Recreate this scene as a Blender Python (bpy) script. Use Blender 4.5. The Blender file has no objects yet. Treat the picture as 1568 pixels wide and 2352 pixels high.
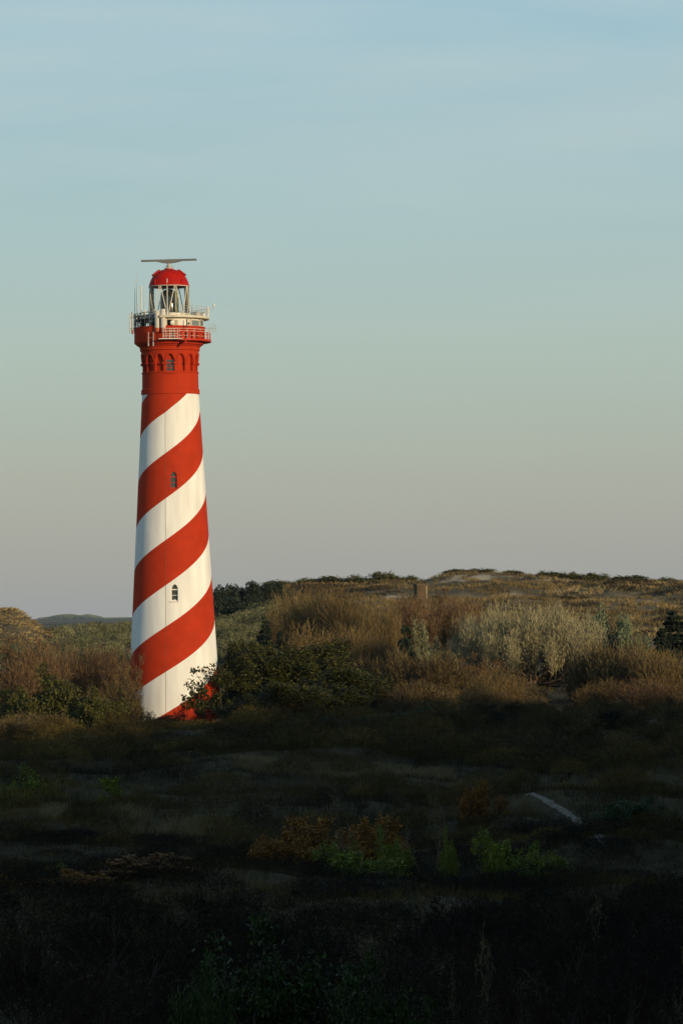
import bpy, math, random
import numpy as np
from mathutils import Vector, Matrix
scene = bpy.context.scene
COL = scene.collection
R = math.radians

# ------------------------------------------------------------------ camera
F = 8620.0                      # focal length in picture units (picture 1568 x 2352)
EYE = 11.8
PITCH, ROLL = R(1.51), R(-0.80)
cam = bpy.data.cameras.new('camera'); camo = bpy.data.objects.new('camera', cam); COL.objects.link(camo)
cam.sensor_fit = 'VERTICAL'; cam.sensor_height = 36.0; cam.sensor_width = 24.0
cam.lens = F / 2352 * 36.0
cam.clip_start = 1.0; cam.clip_end = 30000
camo.location = (0, 0, EYE)
MROT = Matrix.Rotation(R(90) + PITCH, 3, 'X') @ Matrix.Rotation(ROLL, 3, 'Z')
camo.rotation_euler = MROT.to_euler()
scene.camera = camo

def at(px, py, d):
    """world point seen at picture position (px, py) whose depth (world y) is d"""
    v = MROT @ Vector(((px - 784) / F, (1176 - py) / F, -1))
    v *= d / v.y
    return Vector((v.x, v.y, v.z + EYE))

# ------------------------------------------------------------------ sun and sky
SUN_EL, SUN_AZ = R(9.0), R(41.0)          # azimuth: right of straight behind the camera
sun = bpy.data.lights.new('sun', 'SUN'); sun.energy = 3.7; sun.angle = R(1.4); sun.color = (1.0, 0.77, 0.46)
suno = bpy.data.objects.new('sun', sun); COL.objects.link(suno)
to_sun = Vector((math.sin(SUN_AZ) * math.cos(SUN_EL), -math.cos(SUN_AZ) * math.cos(SUN_EL), math.sin(SUN_EL)))
suno.rotation_euler = to_sun.to_track_quat('Z', 'Y').to_euler()
suno.location = (60, -80, 60)

world = bpy.data.worlds.new('World'); scene.world = world; world.use_nodes = True
nt = world.node_tree; nt.nodes.clear()
def N(tree, kind, **kw):
    n = tree.nodes.new(kind)
    for k, v in kw.items(): setattr(n, k, v)
    return n
sky = N(nt, 'ShaderNodeTexSky', sky_type='NISHITA', sun_disc=False)
sky.sun_elevation = SUN_EL; sky.sun_rotation = R(180) - SUN_AZ
sky.altitude = 0; sky.air_density = 1.0; sky.dust_density = 0.6; sky.ozone_density = 1.0
def lin(r, g, b):
    f = lambda c: c / 12.92 if c <= .04045 else ((c + .055) / 1.055) ** 2.4
    return (f(r / 255), f(g / 255), f(b / 255), 1)
STR = 0.12
bg = N(nt, 'ShaderNodeBackground'); bg.inputs['Strength'].default_value = STR
wo = N(nt, 'ShaderNodeOutputWorld')
wtc = N(nt, 'ShaderNodeTexCoord'); sep = N(nt, 'ShaderNodeSeparateXYZ'); nt.links.new(wtc.outputs['Generated'], sep.inputs[0])
# hazy evening air: the colour of the sky by height above the horizon
ramp = N(nt, 'ShaderNodeValToRGB'); el = ramp.color_ramp.elements
stops = [(0.0, (158, 161, 162)), (.016, (162, 164, 161)), (.035, (168, 173, 165)), (.067, (171, 188, 180)), (.098, (168, 193, 194)), (.16, (158, 194, 208)), (.30, (132, 172, 196)), (.6, (84, 124, 162)), (1.0, (62, 98, 140))]
el[0].position, el[0].color = stops[0][0], lin(*stops[0][1]); el[1].position, el[1].color = 1.0, lin(*stops[-1][1])
for p_, c_ in stops[1:-1]: e_ = el.new(p_); e_.color = lin(*c_)
nt.links.new(sep.outputs['Z'], ramp.inputs[0])
# thin high cloud, drawn out along the wind
cmap = N(nt, 'ShaderNodeMapping'); cmap.inputs['Rotation'].default_value = (0, R(-14), 0); cmap.inputs['Scale'].default_value = (5, 4, 34)
cno = N(nt, 'ShaderNodeTexNoise'); cno.inputs['Scale'].default_value = 1.0; cno.inputs['Detail'].default_value = 5; cno.inputs['Distortion'].default_value = .4
crp = N(nt, 'ShaderNodeMapRange'); crp.inputs['From Min'].default_value = .42; crp.inputs['From Max'].default_value = .72; crp.inputs['To Max'].default_value = .65
cfd = N(nt, 'ShaderNodeMapRange'); cfd.inputs['From Min'].default_value = .06; cfd.inputs['From Max'].default_value = .15
cmu = N(nt, 'ShaderNodeMath', operation='MULTIPLY'); cmx = N(nt, 'ShaderNodeMix', data_type='RGBA'); cmx.inputs[7].default_value = lin(196, 207, 208)
nt.links.new(wtc.outputs['Generated'], cmap.inputs[0]); nt.links.new(cmap.outputs[0], cno.inputs[0]); nt.links.new(cno.outputs[0], crp.inputs[0])
nt.links.new(sep.outputs['Z'], cfd.inputs[0]); nt.links.new(crp.outputs[0], cmu.inputs[0]); nt.links.new(cfd.outputs[0], cmu.inputs[1])
nt.links.new(cmu.outputs[0], cmx.inputs[0]); nt.links.new(ramp.outputs[0], cmx.inputs[6])
sc_ = N(nt, 'ShaderNodeVectorMath', operation='SCALE'); sc_.inputs['Scale'].default_value = 1 / STR
nt.links.new(cmx.outputs[2], sc_.inputs[0])
smx = N(nt, 'ShaderNodeMix', data_type='RGBA'); smx.inputs[0].default_value = .90
nt.links.new(sky.outputs[0], smx.inputs[6]); nt.links.new(sc_.outputs[0], smx.inputs[7])
nt.links.new(smx.outputs[2], bg.inputs[0]); nt.links.new(bg.outputs[0], wo.inputs[0])

scene.view_settings.view_transform = 'Standard'; scene.view_settings.look = 'None'
scene.view_settings.exposure = 0.0; scene.view_settings.gamma = 1.0

# ------------------------------------------------------------------ helpers: tags
def tag(o, label=None, cat=None, group=None, kind=None):
    if label: o['label'] = label
    if cat: o['category'] = cat
    if group: o['group'] = group
    if kind: o['kind'] = kind
    return o
def empty(name, loc=(0, 0, 0), rz=0.0):
    o = bpy.data.objects.new(name, None); COL.objects.link(o)
    o.location = loc; o.rotation_euler = (0, 0, rz); o.empty_display_size = 0.3
    return o
def dup(root):
    r = root.copy(); COL.objects.link(r)
    for k in ('label', 'group'):
        if k in r: del r[k]
    for ch in root.children:
        c = ch.copy(); COL.objects.link(c); c.parent = r
        for g in ch.children:
            e = g.copy(); COL.objects.link(e); e.parent = c
    return r
def link_mesh(name, me, mat, parent=None):
    o = bpy.data.objects.new(name, me); COL.objects.link(o)
    if mat is not None: me.materials.append(mat)
    if parent is not None: o.parent = parent
    return o
def mesh_np(name, V, Fq, mat, parent=None, tint=None, smooth=False, attrs=None):
    """V (n,3), Fq (m,k) -> one mesh object"""
    me = bpy.data.meshes.new(name)
    V = np.asarray(V, np.float32); Fq = np.asarray(Fq, np.int32)
    n, k = Fq.shape
    me.vertices.add(len(V)); me.vertices.foreach_set('co', V.ravel())
    me.loops.add(n * k); me.loops.foreach_set('vertex_index', Fq.ravel())
    me.polygons.add(n)
    me.polygons.foreach_set('loop_start', np.arange(0, n * k, k, dtype=np.int32))
    me.polygons.foreach_set('use_smooth', np.full(n, smooth))
    me.update(calc_edges=True)
    at_ = dict(attrs or {})
    if tint is not None: at_['tint'] = tint
    for a, vals in at_.items():
        l = me.attributes.new(a, 'FLOAT', 'POINT'); l.data.foreach_set('value', np.asarray(vals, np.float32))
    return link_mesh(name, me, mat, parent)

class MB:
    """collects shapes for ONE mesh"""
    def __init__(s): s.v = []; s.f = []
    def add(s, vs, fs):
        b = len(s.v); s.v += [tuple(p) for p in vs]; s.f += [tuple(i + b for i in q) for q in fs]
    def box(s, c, dx, dy, dz, rz=0.0, ax=None):
        """centre c, full sizes; ax = 3 axis vectors or rotation about z"""
        if ax is None:
            ax = (Vector((math.cos(rz), math.sin(rz), 0)), Vector((-math.sin(rz), math.cos(rz), 0)), Vector((0, 0, 1)))
        c = Vector(c); vs = []
        for k in (-.5, .5):
            for j in (-.5, .5):
                for i in (-.5, .5):
                    vs.append(c + ax[0] * (dx * i) + ax[1] * (dy * j) + ax[2] * (dz * k))
        s.add(vs, [(0, 2, 3, 1), (4, 5, 7, 6), (0, 1, 5, 4), (2, 6, 7, 3), (0, 4, 6, 2), (1, 3, 7, 5)])
    def bar(s, a, b, w, h=None):
        a, b = Vector(a), Vector(b); d = (b - a); L = d.length; d.normalize()
        u = Vector((0, 0, 1)) if abs(d.z) < .9 else Vector((0, 1, 0))
        x = d.cross(u).normalized(); y = x.cross(d)
        s.box((a + b) / 2, L, w, h or w, ax=(d, x, y))
    def tube(s, pts, r, n=8, cap=True):
        pts = [Vector(p) for p in pts]; rs = r if isinstance(r, (list, tuple)) else [r] * len(pts)
        vs = []; fs = []
        for i, p in enumerate(pts):
            t = (pts[min(i + 1, len(pts) - 1)] - pts[max(i - 1, 0)]).normalized()
            u = Vector((0, 0, 1)) if abs(t.z) < .9 else Vector((0, 1, 0))
            x = t.cross(u).normalized(); y = x.cross(t)
            for k in range(n):
                a = 2 * math.pi * k / n; vs.append(p + (x * math.cos(a) + y * math.sin(a)) * rs[i])
        for i in range(len(pts) - 1):
            for k in range(n):
                fs.append((i * n + k, i * n + (k + 1) % n, (i + 1) * n + (k + 1) % n, (i + 1) * n + k))
        if cap: fs += [tuple(range(n - 1, -1, -1)), tuple(range((len(pts) - 1) * n, len(pts) * n))]
        s.add(vs, fs)
    def lathe(s, prof, n=64, a0=-math.pi, a1=math.pi, closed=None, cx=0.0, cy=0.0):
        """prof [(r,z)...]; angle 0 faces -y, positive towards +x"""
        full = abs(a1 - a0) > 2 * math.pi - 1e-6
        m = n if full else n + 1; vs = []; fs = []
        for r, z in prof:
            for k in range(m):
                a = a0 + (a1 - a0) * k / n; vs.append((cx + r * math.sin(a), cy - r * math.cos(a), z))
        for i in range(len(prof) - 1):
            for k in range(n):
                k2 = (k + 1) % m
                fs.append((i * m + k, i * m + k2, (i + 1) * m + k2, (i + 1) * m + k))
        if not full and closed:
            fs += [tuple(i * m for i in range(len(prof)))[::-1], tuple(i * m + n for i in range(len(prof)))]
        s.add(vs, fs)
    def prism(s, outline, axis, depth):
        """outline: list of 3D points (planar), extruded both ways along axis"""
        ax = Vector(axis).normalized() * depth / 2; n = len(outline)
        vs = [Vector(p) - ax for p in outline] + [Vector(p) + ax for p in outline]
        fs = [tuple(range(n - 1, -1, -1)), tuple(range(n, 2 * n))] + [(i, (i + 1) % n, n + (i + 1) % n, n + i) for i in range(n)]
        s.add(vs, fs)
    def build(s, name, mat, parent=None, smooth=None):
        me = bpy.data.meshes.new(name); me.from_pydata(s.v, [], s.f); me.update()
        import bmesh
        bm = bmesh.new(); bm.from_mesh(me); bmesh.ops.recalc_face_normals(bm, faces=bm.faces[:]); bm.to_mesh(me); bm.free()
        if smooth:
            me.polygons.foreach_set('use_smooth', np.full(len(me.polygons), True)); me.set_sharp_from_angle(angle=R(smooth))
        return link_mesh(name, me, mat, parent)

# ------------------------------------------------------------------ noise (plain numpy)
def _h(ix, iy, seed):
    n = (ix.astype(np.int64) * 374761393 + iy.astype(np.int64) * 668265263 + seed * 974711) & 0x7fffffff
    n = ((n ^ (n >> 13)) * 1274126177) & 0x7fffffff
    return ((n ^ (n >> 16)) & 0xffff) / 65535.0
def vnoise(x, y, seed=0):
    x = np.asarray(x, float); y = np.asarray(y, float)
    ix = np.floor(x); iy = np.floor(y); fx = x - ix; fy = y - iy
    fx = fx * fx * (3 - 2 * fx); fy = fy * fy * (3 - 2 * fy)
    a = _h(ix, iy, seed); b = _h(ix + 1, iy, seed); c = _h(ix, iy + 1, seed); d = _h(ix + 1, iy + 1, seed)
    return (a + (b - a) * fx) * (1 - fy) + (c + (d - c) * fx) * fy
def fbm(x, y, seed=0, oct=4):
    t = 0; amp = .5; f = 1.0
    for o in range(oct):
        t = t + amp * (vnoise(x * f, y * f, seed + o) - .5) * 2; amp *= .5; f *= 2.03
    return t
def sstep(a, b, x):
    t = np.clip((np.asarray(x, float) - a) / (b - a), 0, 1); return t * t * (3 - 2 * t)

# ------------------------------------------------------------------ materials
def principled(name, col, rough=.7, spec=.3, metal=0.0):
    m = bpy.data.materials.new(name); m.use_nodes = True
    b = m.node_tree.nodes['Principled BSDF']
    b.inputs['Base Color'].default_value = (*col, 1); b.inputs['Roughness'].default_value = rough
    b.inputs['Specular IOR Level'].default_value = spec; b.inputs['Metallic'].default_value = metal
    return m
def worn(name, col, rough=.6, spec=.3, amt=.12, scale=1.5, streak=False, bump=0.0):
    """paint with soft blotches, optional run streaks"""
    m = principled(name, col, rough, spec); t = m.node_tree; b = t.nodes['Principled BSDF']
    tc = N(t, 'ShaderNodeTexCoord'); mp = N(t, 'ShaderNodeMapping')
    mp.inputs['Scale'].default_value = (scale, scale, scale * (.15 if streak else 1))
    no = N(t, 'ShaderNodeTexNoise'); no.inputs['Scale'].default_value = 1.0; no.inputs['Detail'].default_value = 6
    t.links.new(tc.outputs['Object'], mp.inputs[0]); t.links.new(mp.outputs[0], no.inputs[0])
    cr = N(t, 'ShaderNodeValToRGB')
    cr.color_ramp.elements[0].position = .3; cr.color_ramp.elements[1].position = .7
    cr.color_ramp.elements[0].color = (*[c * (1 - amt) for c in col], 1); cr.color_ramp.elements[1].color = (*[min(1, c * (1 + amt * .6)) for c in col], 1)
    t.links.new(no.outputs[0], cr.inputs[0]); t.links.new(cr.outputs[0], b.inputs['Base Color'])
    if bump:
        bp = N(t, 'ShaderNodeBump'); bp.inputs['Strength'].default_value = bump; bp.inputs['Distance'].default_value = .03
        t.links.new(no.outputs[0], bp.inputs['Height']); t.links.new(bp.outputs[0], b.inputs['Normal'])
    return m
def foliage(name, c1, c2, rough=.75, c3=None):
    """colour runs from c1 to c2 (to c3) by the leaf's own random tint"""
    m = principled(name, c1, rough, .15); t = m.node_tree; b = t.nodes['Principled BSDF']
    a = N(t, 'ShaderNodeAttribute', attribute_name='tint')
    oi = N(t, 'ShaderNodeObjectInfo')
    ad = N(t, 'ShaderNodeMath', operation='MULTIPLY_ADD'); ad.inputs[1].default_value = .25; ad.inputs[2].default_value = -.12
    su = N(t, 'ShaderNodeMath', operation='ADD')
    t.links.new(oi.outputs['Random'], ad.inputs[0]); t.links.new(ad.outputs[0], su.inputs[0]); t.links.new(a.outputs['Fac'], su.inputs[1])
    cr = N(t, 'ShaderNodeValToRGB'); e = cr.color_ramp.elements
    e[0].color = (*c1, 1); e[1].color = (*(c3 or c2), 1)
    if c3: x = e.new(.6); x.color = (*c2, 1)
    t.links.new(su.outputs[0], cr.inputs[0]); t.links.new(cr.outputs[0], b.inputs['Base Color'])
    return m

M = {}
RED = (.43, .034, .008); WHITE = (.80, .79, .75)
M['red'] = worn('red_masonry_paint', RED, .75, .10, .14, .8, True, .15)
M['red_metal'] = worn('red_metal_paint', (.45, .026, .006), .5, .2, .12, 2)
M['dome_red'] = worn('dome_red_paint', (.42, .009, .003), .55, .12, .15, 1.2)
M['cream'] = worn('cream_metal_paint', (.62, .58, .46), .45, .4, .12, 1.5, True)
M['white_metal'] = worn('white_metal', (.70, .68, .60), .45, .4, .08, 2)
M['galv'] = worn('galvanised_steel', (.42, .42, .38), .45, .5, .15, 3)
M['steel'] = worn('dark_steel', (.045, .05, .055), .5, .4, .2, 3)
M['panel'] = worn('antenna_plastic', (.62, .58, .50), .5, .3, .06, 1)
M['panel_red'] = worn('antenna_red_end', (.55, .10, .04), .5, .3, .08, 1)
M['pane'] = principled('dark_window_glass', (.05, .065, .06), .12, .6)
M['dark'] = principled('dark_interior', (.012, .012, .013), .8, .1)
M['lens'] = principled('dark_lens_glass', (.035, .042, .032), .16, .8)
M['brass'] = principled('lens_brass', (.55, .40, .16), .3, .5, .9)
M['white_frame'] = worn('white_window_frame', (.74, .72, .66), .5, .3, .06, 2)
def glass():
    m = bpy.data.materials.new('lantern_glass'); m.use_nodes = True; t = m.node_tree; t.nodes.clear()
    o = N(t, 'ShaderNodeOutputMaterial'); mx = N(t, 'ShaderNodeMixShader'); tr = N(t, 'ShaderNodeBsdfTransparent'); gl = N(t, 'ShaderNodeBsdfGlossy')
    fr = N(t, 'ShaderNodeFresnel'); fr.inputs['IOR'].default_value = 1.3
    tr.inputs[0].default_value = (.98, .985, .98, 1); gl.inputs['Roughness'].default_value = .06
    t.links.new(fr.outputs[0], mx.inputs[0]); t.links.new(tr.outputs[0], mx.inputs[1]); t.links.new(gl.outputs[0], mx.inputs[2]); t.links.new(mx.outputs[0], o.inputs[0])
    return m
M['glass'] = glass()
def stripes():
    m = worn('striped_masonry_paint', WHITE, .75, .10, .14, 1.1, True, .12); t = m.node_tree; b = t.nodes['Principled BSDF']
    wl = b.inputs['Base Color'].links[0].from_socket
    a = N(t, 'ShaderNodeAttribute', attribute_name='phase')
    fr = N(t, 'ShaderNodeMath', operation='FRACT'); gt = N(t, 'ShaderNodeMath', operation='GREATER_THAN'); gt.inputs[1].default_value = .478
    t.links.new(a.outputs['Fac'], fr.inputs[0]); t.links.new(fr.outputs[0], gt.inputs[0])
    tc = N(t, 'ShaderNodeTexCoord'); no = N(t, 'ShaderNodeTexNoise'); no.inputs['Scale'].default_value = .9; no.inputs['Detail'].default_value = 6
    t.links.new(tc.outputs['Object'], no.inputs[0])
    cr = N(t, 'ShaderNodeValToRGB'); cr.color_ramp.elements[0].position = .3; cr.color_ramp.elements[1].position = .72
    cr.color_ramp.elements[0].color = (*[c * .86 for c in RED], 1); cr.color_ramp.elements[1].color = (*[c * 1.08 for c in RED], 1)
    t.links.new(no.outputs[0], cr.inputs[0])
    mx = N(t, 'ShaderNodeMix', data_type='RGBA')
    t.links.new(gt.outputs[0], mx.inputs[0]); t.links.new(wl, mx.inputs[6]); t.links.new(cr.outputs[0], mx.inputs[7])
    t.links.new(mx.outputs[2], b.inputs['Base Color'])
    return m
M['stripes'] = stripes()

# ------------------------------------------------------------------ terrain
def to_px(x, y): return 784 + F * x / np.maximum(y, 1.0)      # bearing only
CREST_PX = [380, 490, 560, 620, 680, 740, 800, 880, 960, 1040, 1130, 1200, 1300, 1400, 1500, 1568, 1800, 2600]
CREST_PY = [1408, 1402, 1372, 1348, 1340, 1337, 1340, 1334, 1336, 1322, 1320, 1326, 1328, 1327, 1331, 1334, 1345, 1370]
def terrain(x, y):
    x = np.asarray(x, float); y = np.asarray(y, float)
    px = to_px(x, np.maximum(y, 60))
    z = .35 + 1.15 * fbm(x / 24, y / 24, 3) + .40 * fbm(x / 6, y / 6, 9, 3)
    z = z * (1 - .9 * sstep(560, 720, y))
    z = z + (1.5 * fbm(x / 15, y / 30, 13, 3) + .5 * fbm(x / 5, y / 9, 17, 2)) * sstep(60, 110, y) * (1 - sstep(320, 365, y))
    z = z + 10.2 * np.exp(-((x / 30) ** 2 + ((y + 8) / 26) ** 2))                      # the dune the camera stands on
    z = z + 1.0 * np.exp(-((y - 250 - .05 * x * x / 10) / 17) ** 2) * sstep(-26, -8, x) * (1 - .6 * sstep(5, 18, x))  # low grassy ridge
    z = z + .7 * np.exp(-((y - 205) / 14) ** 2) * sstep(8, 16, -x)
    rise = 10.0 * sstep(425, 640, y)
    rise = rise + 1.1 * fbm(x / 30, y / 30, 21, 3) * sstep(440, 560, y)
    w = sstep(430, 640, px)                                                         # 0 at the left plain, 1 over the dune hill
    left = rise * .83 * (1 - sstep(640, 720, y))
    hz = EYE + (1403 - .014 * (px - 784) - np.interp(px, CREST_PX, CREST_PY)) / F * 850
    prof = np.interp(y, [600, 660, 700, 760, 800, 850, 900, 1050, 1500], [0, .08, .30, .55, .74, 1, .93, .5, 0])
    bumps = 2.6 * fbm(x / 24, y / 30, 31, 4) + 1.0 * fbm(x / 8, y / 10, 41, 3)
    right = rise * (1 - sstep(860, 1500, y)) + (hz - 10.0) * prof + bumps * sstep(600, 690, y) * (1 - .93 * np.exp(-(np.where(y > 850, (y - 850) / 150, (850 - y) / 26)) ** 2)) * (1 - sstep(1100, 1500, y))
    z = z + left * (1 - w) + right * w
    # small pale dune far left
    dl = 4.6 * (1 - sstep(15, 128, px)) * np.exp(-((y - 610) / 32) ** 2) * (1 + .12 * fbm(x / 5, y / 5, 77, 3))
    z = z + dl
    # unseen dune added right of and behind the camera to shade the foreground
    xin = 12 + .11 * np.clip(y, -200, 300)
    H = 21.8 + 4.5 * fbm(x / 20, y / 20, 55, 3) + 1.8 * fbm(x / 4, y / 4, 57, 2) + 1.5 * np.exp(-((x - 56) / 8) ** 2) - 2.4 * np.exp(-((x - 77) / 9) ** 2)  # crest raised and dipped to steer where its shadow falls
    hi = H * sstep(0, 30, x - xin) * (1 - sstep(286, 322, y)) * sstep(-330, -240, y) * (1 - sstep(300, 420, x))
    z = np.maximum(z, hi) if np.ndim(z) else max(float(z), float(hi))
    far = sstep(1500, 2600, np.hypot(x, y))
    return z * (1 - far) - .5 * far
def gz(x, y): return float(terrain(np.array([x]), np.array([y]))[0])

def axis_coords(parts):
    out = []
    for a, b, s in parts: out += list(np.arange(a, b, s))
    return np.array(out + [parts[-1][1]])
xs = np.concatenate([-np.geomspace(9000, 300, 16), axis_coords([(-280, -110, 8), (-110, -55, 2.5), (-55, 55, .8), (55, 125, 2.5), (125, 420, 8)]), np.geomspace(460, 9000, 16)])
ys = np.concatenate([-np.geomspace(3000, 360, 8), axis_coords([(-340, -20, 10), (-20, 60, 2.5), (60, 470, 1.0), (470, 700, 1.6), (700, 960, 1.8), (960, 1500, 20)]), np.geomspace(1600, 12000, 16)])
XX, YY = np.meshgrid(xs, ys); ZZ = terrain(XX, YY)
nx, ny = len(xs), len(ys)
idx = np.arange(nx * ny).reshape(ny, nx)
faces = np.stack([idx[:-1, :-1], idx[:-1, 1:], idx[1:, 1:], idx[1:, :-1]], -1).reshape(-1, 4)
# bare sand: blow-outs on the hill face, the crest of the left dune, the narrow path in the foreground
PX = to_px(XX, YY)
def blob(cx, cy, wx, wy): return np.exp(-((PX - cx) / wx) ** 2 - ((YY - cy) / wy) ** 2)
def hit(px, py, d0=560.0, d1=900.0):
    """depth at which the line of sight through (px, py) first meets the ground"""
    for d in np.arange(d0, d1, 1.5):
        p = at(px, py, d)
        if terrain(np.array([p.x]), np.array([d]))[0] >= p.z: return d
    return d1
PATH = [at(px, py, hit(px, py, 150, 275)) for px, py in ((1212, 1824), (1240, 1840), (1268, 1853), (1295, 1868), (1320, 1882), (1345, 1903), (1372, 1925), (1396, 1948))]
pd = np.full(XX.shape, 99.0)
near = (YY > 140) & (YY < 285) & (np.abs(XX) < 50)
for a, b in zip(PATH[:-1], PATH[1:]):
    ax, ay, bx, by = a.x, a.y, b.x, b.y
    t = np.clip(((XX - ax) * (bx - ax) + (YY - ay) * (by - ay)) / ((bx - ax) ** 2 + (by - ay) ** 2), 0, 1)
    pd = np.where(near, np.minimum(pd, np.hypot(XX - ax - t * (bx - ax), YY - ay - t * (by - ay))), pd)
SANDS = [(px, hit(px, py), wx, wd, k) for px, py, wx, wd, k in ((860, 1371, 55, 9, 1.5), (905, 1376, 34, 6, 1.3), (770, 1373, 26, 5, .8), (1060, 1328, 42, 12, 1.3), (1100, 1330, 24, 8, 1.0), (1290, 1336, 130, 5, .7), (1480, 1378, 30, 3, .9), (78, 1394, 16, 7, 1.8), (1180, 1366, 40, 4, .5))]
def sand_at(PX, Y, X):
    t = 0
    for px, d, wx, wd, k in SANDS: t = t + k * np.exp(-((PX - px) / wx) ** 2 - ((Y - d) / wd) ** 2)
    return np.clip(t * (.75 + 2.0 * fbm(X / 3.2, Y / 7, 61, 3) + .9 * fbm(X / 9, Y / 14, 63, 2)), 0, .85)
sand = sand_at(PX, YY, XX)
dry = np.clip(.5 + .9 * fbm(XX / 34, YY / 26, 81, 4) + .25 * sstep(600, 760, YY) * (PX > 560), 0, 1) * np.where((YY < 345) & (YY > 30), .35, 1)  # foreground ground colour also lowered, deepening the shade there

def ground_mat():
    m = principled('dune_ground', (.1, .08, .04), .9, .1); t = m.node_tree; b = t.nodes['Principled BSDF']
    tc = N(t, 'ShaderNodeTexCoord')
    n1 = N(t, 'ShaderNodeTexNoise'); n1.inputs['Scale'].default_value = .55; n1.inputs['Detail'].default_value = 8; n1.inputs['Roughness'].default_value = .7
    t.links.new(tc.outputs['Object'], n1.inputs[0])
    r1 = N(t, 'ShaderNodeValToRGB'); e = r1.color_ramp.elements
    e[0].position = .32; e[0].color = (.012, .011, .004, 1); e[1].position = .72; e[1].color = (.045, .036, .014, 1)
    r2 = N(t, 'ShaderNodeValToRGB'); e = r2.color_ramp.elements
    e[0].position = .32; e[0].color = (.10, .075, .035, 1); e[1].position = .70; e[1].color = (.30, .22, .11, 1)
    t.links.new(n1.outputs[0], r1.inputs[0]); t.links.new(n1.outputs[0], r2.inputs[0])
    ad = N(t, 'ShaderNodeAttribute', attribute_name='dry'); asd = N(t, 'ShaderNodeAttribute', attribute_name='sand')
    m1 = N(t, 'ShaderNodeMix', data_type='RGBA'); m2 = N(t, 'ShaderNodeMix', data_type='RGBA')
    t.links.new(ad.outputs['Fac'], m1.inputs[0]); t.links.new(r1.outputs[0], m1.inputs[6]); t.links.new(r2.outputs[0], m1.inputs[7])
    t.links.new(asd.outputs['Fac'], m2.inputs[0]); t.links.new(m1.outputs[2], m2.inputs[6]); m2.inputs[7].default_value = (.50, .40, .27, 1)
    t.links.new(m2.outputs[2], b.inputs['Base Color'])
    bp = N(t, 'ShaderNodeBump'); bp.inputs['Strength'].default_value = .9; bp.inputs['Distance'].default_value = .5
    t.links.new(n1.outputs[0], bp.inputs['Height']); t.links.new(bp.outputs[0], b.inputs['Normal'])
    return m
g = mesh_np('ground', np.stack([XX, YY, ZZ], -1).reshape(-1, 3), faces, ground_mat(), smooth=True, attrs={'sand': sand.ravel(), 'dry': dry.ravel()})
# the trodden path: a narrow ribbon of sand laid on the slope
pp = np.array([[p.x, p.y] for p in PATH]); tt_ = np.linspace(0, len(pp) - 1, 150)
cx_ = np.interp(tt_, np.arange(len(pp)), pp[:, 0]); cy_ = np.interp(tt_, np.arange(len(pp)), pp[:, 1])
cx_ = np.convolve(np.pad(cx_, 8, 'edge'), np.ones(17) / 17, 'valid'); cy_ = np.convolve(np.pad(cy_, 8, 'edge'), np.ones(17) / 17, 'valid')
dx_, dy_ = np.gradient(cx_), np.gradient(cy_); ln_ = np.hypot(dx_, dy_) + 1e-6
hw_ = .16 + .16 * vnoise(np.arange(150) / 5, np.zeros(150), 5)
rows_p = []
for k_ in (-1, -.5, 0, .5, 1):
    ox = cx_ - dy_ / ln_ * hw_ * k_ + .07 * (vnoise(np.arange(150) / 2, np.full(150, k_), 7) - .5); oy = cy_ + dx_ / ln_ * hw_ * k_
    rows_p.append(np.column_stack([ox, oy, terrain(ox, oy) + .05 - .03 * abs(k_)]))
ip = np.arange(5 * 150).reshape(5, 150); fp = np.stack([ip[:-1, :-1], ip[:-1, 1:], ip[1:, 1:], ip[1:, :-1]], -1).reshape(-1, 4)
tag(mesh_np('sand_path', np.concatenate(rows_p), fp, worn('path_sand', (.16, .14, .105), .9, .1, .45, 2.5)), 'narrow sandy path trodden across the shaded slope', 'path', kind='structure')
tag(g, 'rolling dune ground with rough grass and bare sand', 'ground', kind='structure')

# ------------------------------------------------------------------ lighthouse
S = .0464 / (1707 / 1568)              # metres per photograph pixel at the tower
TD = 400.0
base = at(401.5, 1662, TD)
LH = empty('lighthouse', base, math.atan2(-base.x, base.y))
tag(LH, 'tall round lighthouse with red and white spiral stripes, red gallery and glazed lantern', 'lighthouse')
def zy(y): return (1810 - y) * S                                    # height for a silhouette row of the photograph
def zf(y, front): return zy(y) - front * (1533 - y) / (F * 1.0887)  # same, for something standing 'front' metres before the axis
def axis(y): return 426 + (y - 985) * .01325
def c1(cx, cy, rad=None):
    """close-up position -> local point on a ring of the given radius (photograph px)"""
    x, y = 300 + .16582 * cx, 620 + .16582 * cy
    lx = (x - axis(y)) * S
    fr = 0.0 if rad is None else math.sqrt(max(0, (rad * S) ** 2 - lx ** 2))
    return Vector((lx, -fr, zf(y, fr)))
def rad_shaft(z): return S * (71.75 + .0565 * (1810 - z / S - 1000))
def gothic(hw, z0, zs, za):
    """half width of a pointed opening as a function of z"""
    def h(z):
        if z <= zs: return hw
        t = min(1, (z - zs) / (za - zs)); return hw * math.sqrt(max(0, 1 - t ** 1.75)) if t < 1 else 0.0
    return h
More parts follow.
